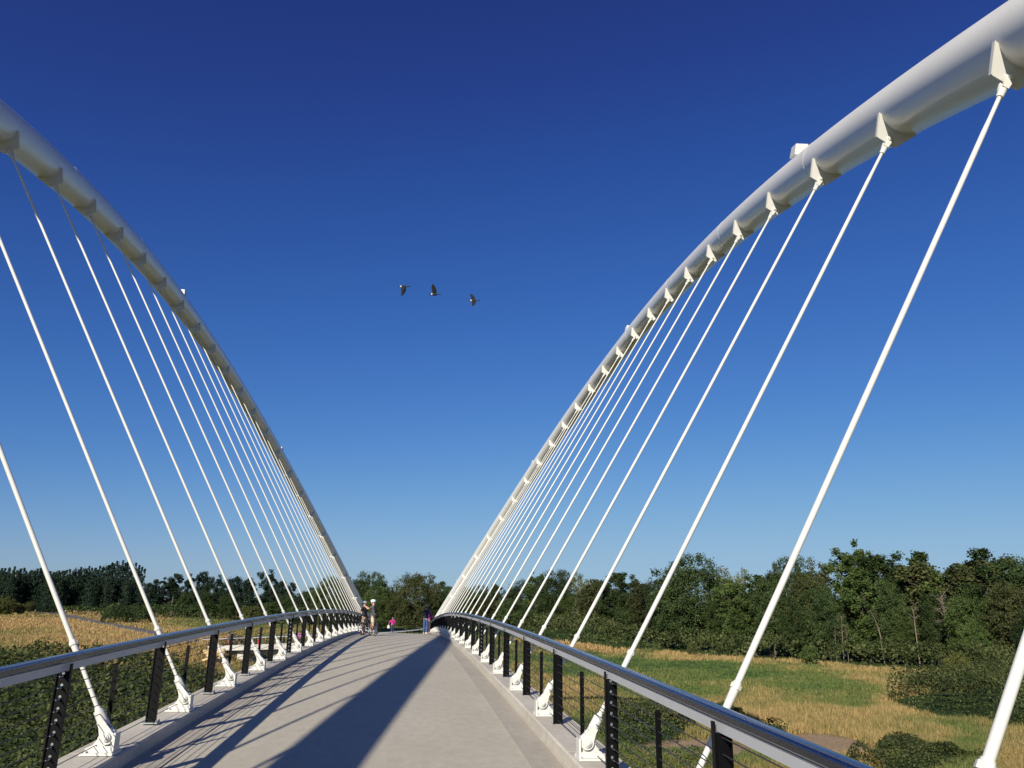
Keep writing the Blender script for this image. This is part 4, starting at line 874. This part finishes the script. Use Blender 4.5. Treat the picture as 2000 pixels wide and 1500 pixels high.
    if head == 'helmet':
        mb.ball(c+Vector((0, -.01, .075)), .1, 14, 9, (1.12, 1.38, .88)); mb.tube([c+Vector((0, -.01, .035)), c+Vector((0, -.01, .06))], [.118, .118], 16)
        mb.build('helmet', simple('helmet_shell', headcol, .35, var=.05), e)
        mb = MB(); mb.tube([c+Vector((.095, 0, .06)), c+Vector((.06, .03, -.1)), c+Vector((-.06, .03, -.1)), c+Vector((-.095, 0, .06))], .008, 6); mb.build('chin_strap', M['black'], e)
    elif head == 'hat':
        mb.tube([c+Vector((0, 0, .055)), c+Vector((0, 0, .07)), c+Vector((0, 0, .075)), c+Vector((0, 0, .15)), c+Vector((0, 0, .165))], [.20, .195, .11, .095, .05], 18); mb.build('hat', cloth(headcol), e)
    if head != 'helmet':
        mb = MB(); mb.ball(c+Vector((0, -.025, .03)), .1, 12, 8, (.95, 1.02, 1.0)); mb.build('hair', cloth(bare_head), e)
    mb = MB()
    for sx in (-.033, .033): mb.ball(Vector(J['head'])+Vector((sx, .094, .02)), .011, 6, 4)
    mb.build('eyes', M['black'], e)
    return e
def on_deck(px, y):
    x = ray_at(px, 1230, y).x; yb = y; return W(x, yb, zd(yb)+ZD)
def rt_(**k): return k
m1p = dict(elR=(.20, .24, 1.30), wrR=(.10, .45, 1.44), haR=(.07, .50, 1.50), elL=(-.20, .22, 1.28), wrL=(-.10, .44, 1.43), haL=(-.05, .50, 1.49), knR=(.20, .10, .50), anR=(.24, .05, .09), toR=(.27, .20, .035), knL=(-.17, -.06, .50), anL=(-.22, -.16, .09), toL=(-.24, -.01, .035), head=(0, .045, 1.60), crown=(0, .04, 1.69))
P1_ = on_deck(727, 44.0)
man1 = person('person', 'person in pale helmet, grey shirt and khaki shorts holding a camera up with both hands', P1_, R(80), 1.80, m1p, (.085, .08, .085), 'short', 'shorts', (.52, .42, .29), (.10, .12, .06), 'helmet', (.62, .76, .78))
mw = Matrix.Translation(P1_) @ Matrix.Rotation(R(80), 4, 'Z') @ Matrix.Scale(1.8/1.75, 4)
cpos = mw @ Vector((0.01, .56, 1.52)); ce = tag(empty('camera_body', cpos, R(80)), 'small dark camera held up by the person in the pale helmet', 'camera')
mb = MB(); mb.box((0, 0, 0), (.16, .05, .11)); mb.box((0, 0, .065), (.06, .045, .03)); mb.build('body', M['black'], ce, bevel=.006)
mb = MB(); mb.tube([(0, .02, 0), (0, .08, 0)], [.04, .036], 14); mb.build('lens', M['black'], ce)
be = tag(empty('waist_pack', mw @ Vector((0, -.06, 1.03)), R(80)), 'black waist pack with straps worn by the person in the pale helmet', 'bag')
mb = MB(); mb.box((0, -.10, 0), (.26, .12, .17), taper=.85); mb.build('pouch', M['black'], be, bevel=.02); mb = MB(); mb.tube([(.18*math.cos(a), .06+.15*math.sin(a), .01) for a in np.linspace(0, 2*math.pi, 21)], .018, 6, cap=False); mb.build('belt', cloth((.25, .26, .28)), be)
m2p = dict(elR=(.30, .05, 1.16), wrR=(.34, .22, 1.02), haR=(.35, .29, 1.0), elL=(-.24, .14, 1.14), wrL=(-.12, .28, 1.30), haL=(-.08, .31, 1.37), knR=(.14, .08, .50), knL=(-.15, -.02, .5), anL=(-.18, -.10, .09), toL=(-.2, .05, .035))
person('person', 'person in black shirt, grey helmet and beige shorts leaning on the left railing', on_deck(710, 45.2), R(58), 1.74, m2p, (.012, .012, .015), 'short', 'shorts', (.48, .39, .28), (.06, .06, .07), 'helmet', (.22, .24, .22))
walk = dict(knR=(.1, .16, .52), anR=(.1, .12, .12), toR=(.11, .27, .05), knL=(-.1, -.02, .5), anL=(-.1, -.22, .13), toL=(-.1, -.10, .04), elR=(.22, -.12, 1.15), wrR=(.22, -.02, .92), haR=(.22, .03, .87), elL=(-.22, .08, 1.14), wrL=(-.2, .24, .98), haL=(-.2, .29, .95))
arms = dict(elL=(-.34, -.02, 1.18), wrL=(-.42, .05, .96), haL=(-.43, .06, .90), elR=(.28, 0, 1.15), wrR=(.30, .1, .95), haR=(.3, .13, .9))
pc = on_deck(766, 58.5)
person('person', 'small child in a magenta jacket and blue shoes walking away in mid deck', pc, R(4), 1.08, {**walk, **arms, 'head': (0, .02, 1.58), 'crown': (0, .01, 1.70)}, (.55, .03, .26), 'long', 'long', (.03, .04, .12), (.08, .12, .75), 'helmet', (.12, .11, .13))
bg_ = tag(empty('paper_bag', pc+Vector((-.27, -.03, .42))), 'white bag carried by the small child in magenta', 'bag'); mb = MB(); mb.box((0, 0, 0), (.16, .07, .20), taper=.85); mb.build('bag', M['white'], bg_, bevel=.01)
mb = MB(); mb.tube([(-.05, 0, .10), (-.03, 0, .16), (.03, 0, .16), (.05, 0, .10)], .006, 5); mb.build('handle', M['white'], bg_)
hatp = dict(elR=(.27, .12, 1.17), wrR=(.24, .30, 1.10), haR=(.23, .36, 1.10), elL=(-.22, .10, 1.15), wrL=(-.12, .28, 1.10), haL=(-.1, .33, 1.1), knR=(.08, .06, .5))
person('person', 'person in straw hat, black top and blue jeans standing at the right railing', on_deck(830.5, 50.5), R(-42), 1.70, hatp, (.010, .012, .028), 'long', 'long', (.035, .075, .20), (.5, .5, .5), 'hat', (.50, .40, .28))
person('person', 'person in a pink top mostly hidden behind the one in the straw hat', on_deck(836.5, 52.0), R(-60), 1.58, hatp, (.55, .10, .38), 'long', 'long', (.05, .04, .05), (.2, .2, .2), None)
# people on the curved approach ramp
def ramp_pt(px, off):
    best = None
    for s_ in np.linspace(5, RL-2, 300):
        P, u, t = ramp(s_); Q = P+u*off; v = Q-EYE; zz = v.dot(fwd); pxx = 1000+FPX*v.dot(RT)/zz
        if best is None or abs(pxx-px) < best[0]: best = (abs(pxx-px), Q)
    return best[1]+Vector((0, 0, -.15))
GP = 'people standing on the curved approach ramp'
for px, off, kw in [(448, 1.2, dict(label='distant person in a bright blue hat on the approach ramp', shirt=(.04, .06, .08), head='hat', headcol=(.06, .22, .75), legcol=(.25, .08, .05))),
                    (462, -1.0, dict(label='distant bareheaded person in dark clothes on the approach ramp', shirt=(.02, .02, .03), legcol=(.03, .03, .04))),
                    (440, 0.2, dict(label='distant person in a rust red top at the left end of the ramp', shirt=(.35, .09, .05), legcol=(.3, .1, .06))),
                    (504, 0.5, dict(label='distant person in red trousers in the middle of the ramp', shirt=(.03, .03, .03), legcol=(.65, .05, .05))),
                    (583, -0.8, dict(label='distant person in a purple jacket at the right of the ramp', shirt=(.38, .03, .33), legcol=(.02, .02, .03))),
                    (592, 0.6, dict(label='distant person in pale shirt beside the one in purple', shirt=(.35, .28, .25), legcol=(.05, .04, .05)))]:
    lab = kw.pop('label'); person('person', lab, ramp_pt(px, off), R(random.uniform(0, 360)), 1.72, None, sleeve='long', legs='long', group=GP, **kw)
def on_ground(px, py, y): x = ray_at(px, py, y).x; return Vector((x, y, float(ground(x, y))+.1))
GF = 'people far off on the field path'
for px, py, y, lab, sh, lg in [(190, 1210, 352, 'far walker in grey on the field path, left one of the pair', (.3, .27, .25), (.08, .06, .06)), (196, 1210, 351, 'far walker in dark clothes on the field path, right one of the pair', (.06, .08, .06), (.03, .03, .04)),
                    (128, 1193, 470, 'far person in white top where the path bends', (.7, .7, .7), (.1, .1, .12)), (86, 1190, 520, 'far person in black on the path below the orange pair', (.02, .02, .03), (.03, .03, .05)),
                    (92, 1186, 545, 'far worker in an orange vest, left one of the orange pair', (.8, .16, .05), (.5, .12, .05)), (95, 1186, 545, 'far worker in an orange vest, right one of the orange pair', (.8, .14, .06), (.05, .05, .08)),
                    (69, 1192, 505, 'far person in dark clothes at the left side of the path', (.1, .1, .12), (.3, .3, .33))]:
    person('person', lab, on_ground(px, py, y), R(random.uniform(0, 360)), 1.75, walk, sh, 'long', 'long', lg, group=GF)

# ---------------------------------------------------------------- bicycles
def bicycle(label, loc, rz, frame_col, lean=8):
    e = tag(empty('bicycle', loc, rz), label, 'bicycle'); e.rotation_euler = (0, R(lean), rz)
    fm = simple('bike_paint_%d' % int(frame_col[0]*100), frame_col, .35, var=.05)
    A, B_ = Vector((0, -.52, .34)), Vector((0, .53, .34)); bb = Vector((0, -.1, .29)); st = Vector((0, -.25, .80)); hd = Vector((0, .36, .78)); hb = Vector((0, .40, .62))
    mb = MB()
    for a, b, r in ((bb, st, .017), (st, hd, .017), (bb, hb, .021), (hd, hb, .020)): mb.tube([a, b], r, 8)
    for sx in (-.05, .05):
        o = Vector((sx, 0, 0))
        for a, b in ((bb+o*.5, A+o), (st.lerp(bb, .15), A+o), (hb, B_+o)): mb.tube([a, b], .011, 6)
    mb.build('frame', fm, e)
    for c in (A, B_):
        mb = MB(); mb.tube([c+Vector((0, .335*math.cos(a), .335*math.sin(a))) for a in np.linspace(0, 2*math.pi, 37)], .018, 8, cap=False); w = mb.build('wheel', M['black'], e)
        mb = MB(); mb.tube([c+Vector((0, .312*math.cos(a), .312*math.sin(a))) for a in np.linspace(0, 2*math.pi, 37)], .010, 6, cap=False)
        mb.tube([c-Vector((.05, 0, 0)), c+Vector((.05, 0, 0))], .02, 8)
        for k in range(20):
            a = k*math.pi/10; mb.tube([c+Vector((.02*(-1)**k, 0, 0)), c+Vector((0, .31*math.cos(a), .31*math.sin(a)))], .0016, 4)
        mb.build('rim', M['fitting'], w)
    mb = MB(); mb.box((0, -.28, .93), (.14, .26, .05), taper=.75); mb.tube([st, (0, -.27, .92)], .014, 6); mb.build('saddle', M['black'], e, bevel=.01)
    mb = MB(); mb.tube([hd, hd+Vector((0, .01, .14)), hd+Vector((0, .07, .19))], .014, 6); mb.tube([(-.30, .35, 1.0), (-.15, .44, .98), (.15, .44, .98), (.30, .35, 1.0)], .012, 8); mb.build('handlebar', M['black'], e)
    mb = MB(); mb.tube([bb-Vector((.06, 0, 0)), bb+Vector((.06, 0, 0))], .02, 8); mb.tube([bb+Vector((.05, 0, 0)), bb+Vector((.055, 0, 0))], .09, 20, smooth=False)
    mb.tube([bb+Vector((.06, 0, 0)), bb+Vector((.07, .06, -.15))], .009, 6); mb.tube([bb-Vector((.06, 0, 0)), bb+Vector((-.07, -.06, .15))], .009, 6)
    mb.box(bb+Vector((.11, .06, -.16)), (.09, .08, .02)); mb.box(bb+Vector((-.11, -.06, .16)), (.09, .08, .02)); mb.build('crankset', M['black'], e)
    return e
bicycle('dark bicycle between the legs of the person in the pale helmet', on_deck(728, 43.6)+Vector((0, 0, 0)), R(18), (.02, .025, .03), 6)
bicycle('dark bicycle leaning beside the person in the black shirt', on_deck(716, 44.6), R(30), (.03, .035, .04), -8)

# ---------------------------------------------------------------- geese
def goose_mat():
    m, t, b = new_mat('goose_feathers'); L = t.links; tc = N(t, 'ShaderNodeTexCoord'); sp = N(t, 'ShaderNodeSeparateXYZ'); L.new(tc.outputs['Object'], sp.inputs[0])
    mr = N(t, 'ShaderNodeMapRange'); mr.inputs[1].default_value = -.55; mr.inputs[2].default_value = .70; L.new(sp.outputs[0], mr.inputs[0])
    cr = N(t, 'ShaderNodeValToRGB'); cr.color_ramp.interpolation = 'CONSTANT'; L.new(mr.outputs[0], cr.inputs[0]); e = cr.color_ramp.elements
    e[0].position = 0; e[0].color = (.012, .011, .010, 1); e[1].position = .14; e[1].color = (.55, .52, .47, 1)
    for p, c in ((.26, (.022, .019, .017)), (.64, (.10, .09, .08)), (.70, (.012, .011, .010)), (.93, (.02, .02, .02))): q = e.new(p); q.color = (*c, 1)
    L.new(cr.outputs[0], b.inputs['Base Color']); b.inputs['Roughness'].default_value = .8; return m
GMt = goose_mat(); GW = simple('goose_wing_feathers', (.004, .004, .004), .9, var=.3, scale=6)
def goose(px, py, y, label, wl, wr, rx=0, rz=0):
    """wl, wr: (inner, outer) wing angles above horizontal, degrees"""
    e = tag(empty('goose', ray_at(px, py, y), R(rz)), label, 'goose', 'geese flying in a line'); e.rotation_euler = (R(rx), R(-4), R(rz))
    xs = [-.53, -.48, -.40, -.30, -.15, 0, .12, .22, .30, .38, .48, .56, .60, .64, .69]; rs = [.045, .06, .055, .085, .125, .14, .13, .095, .06, .042, .036, .038, .046, .036, .010]
    mb = MB(); mb.tube([(x, 0, (.02 if x > .3 else 0)-.02*math.cos(x*3)) for x in xs], rs, 12); mb.build('body', GMt, e)
    for sd, (a1, a2) in ((1, wl), (-1, wr)):
        st = []; y_ = .08*sd; z = .04
        for k, (ln, an, x0, x1) in enumerate(((0, a1, -.18, .20), (.28, a1, -.20, .22), (.30, a2, -.24, .14), (.26, a2, -.27, -.02), (.10, a2, -.26, -.16))):
            y_ += sd*ln*math.cos(R(an)); z += ln*math.sin(R(an)); st.append((y_, z, x0, x1))
        mb = MB(); vs = []; fs = []
        for (yy, zz, x0, x1) in st:
            vs += [(x0, yy, zz-.006), (x1, yy, zz-.006), (x1-.02, yy, zz+.018), ((x0+x1)/2, yy, zz+.014), (x0, yy, zz+.001)]
        for i in range(len(st)-1):
            for k in range(5): fs.append((i*5+k, i*5+(k+1) % 5, (i+1)*5+(k+1) % 5, (i+1)*5+k))
        n = len(st)-1; fs += [tuple(range(5)), tuple(range(n*5+4, n*5-1, -1))]; mb.add(vs, fs); mb.build('wing', GW, e)
goose(788.5, 559.5, 74, 'leftmost flying goose, its wings swept down', (-62, -82), (-35, -75), 0, 0)
goose(848.5, 574.5, 76, 'middle flying goose with both wings raised high', (72, 82), (62, 76), 0, 4)
goose(925, 587, 77, 'rightmost flying goose with spread half raised wings', (48, 66), (-40, -66), 6, 2)

# ---------------------------------------------------------------- far vehicles and site things beside the path
def car(label, loc, rz, col, van=False):
    e = tag(empty('parked_car', loc, rz), label, 'car', 'vehicles parked at the far end of the path'); pm = simple('car_paint_%d' % int(sum(col)*100), col, .3, coat=.6)
    pr = [(-2.2, .35), (-2.25, .8), (-2.1, 1.0), (-1.6, 1.42 if not van else 1.9), (.5, 1.45 if not van else 1.95), (1.15, 1.0), (2.1, .85), (2.25, .6), (2.2, .35)]
    mb = MB(); mb.prism(pr, (0, 0, 0), (1, 0, 0), (0, 0, 1), (0, 1, 0), 1.75); mb.build('body', pm, e, bevel=.05)
    hh = 1.36 if not van else 1.85
    for sy in (-1, 1):
        mb = MB(); mb.prism([(-1.55, 1.0), (-1.35, hh), (.45, hh), (.95, 1.0)], (0, sy*.885, 0), (1, 0, 0), (0, 0, 1), (0, 1, 0), .02); mb.build('window', M['black'], e)
    for x in (-1.4, 1.4):
        for sy in (-1, 1): mb = MB(); mb.tube([(x, sy*.70, .33), (x, sy*.90, .33)], .33, 16, smooth=False); mb.build('wheel', M['black'], e)
    return e
car('white car parked at the far end of the path beside the plantation', on_ground(69, 1184, 558), R(20), (.75, .75, .73))
car('grey car parked just left of the white one', on_ground(59.5, 1184, 562), R(75), (.28, .31, .38))
car('tan van parked leftmost of the far vehicles', on_ground(51, 1184, 560), R(30), (.50, .42, .28), True)
tb = tag(empty('traffic_barrel', on_ground(43.5, 1186, 556)), 'orange barrel left of the tan van', 'barrel'); mb = MB(); mb.tube([(0, 0, 0), (0, 0, .1), (0, 0, .1), (0, 0, 1.3)], [.6, .6, .45, .38], 12, smooth=False); mb.build('drum', cloth((.85, .17, .04)), tb)
# riprap rocks at the ramp's far abutment
gg = random.Random(4); rk = simple('tan_rock', (.50, .37, .20), .9, var=.25, scale=1.5, bump=.6)
for i in range(16):
    q = ray_at(gg.uniform(404, 438), 1255, gg.uniform(119, 124)); x, y = q.x, q.y; r = gg.uniform(.35, .75); mb = MB(); mb.ball((0, 0, 0), r, 9, 6, (gg.uniform(.8, 1.4), gg.uniform(.7, 1.1), gg.uniform(.55, .9)))
    mb.v = [(a*(1+.14*math.sin(5*b+i)), b*(1+.12*math.cos(4*c+i)), c+.1*math.sin(6*a)) for a, b, c in mb.v]
    o = mb.build('rock', rk); o.location = (x, y, float(ground(x, y))+.2+gg.uniform(0, 1.3)); tag(o, 'tan riprap rock heaped below the left end of the approach ramp', 'rock', 'riprap rocks by the ramp abutment')
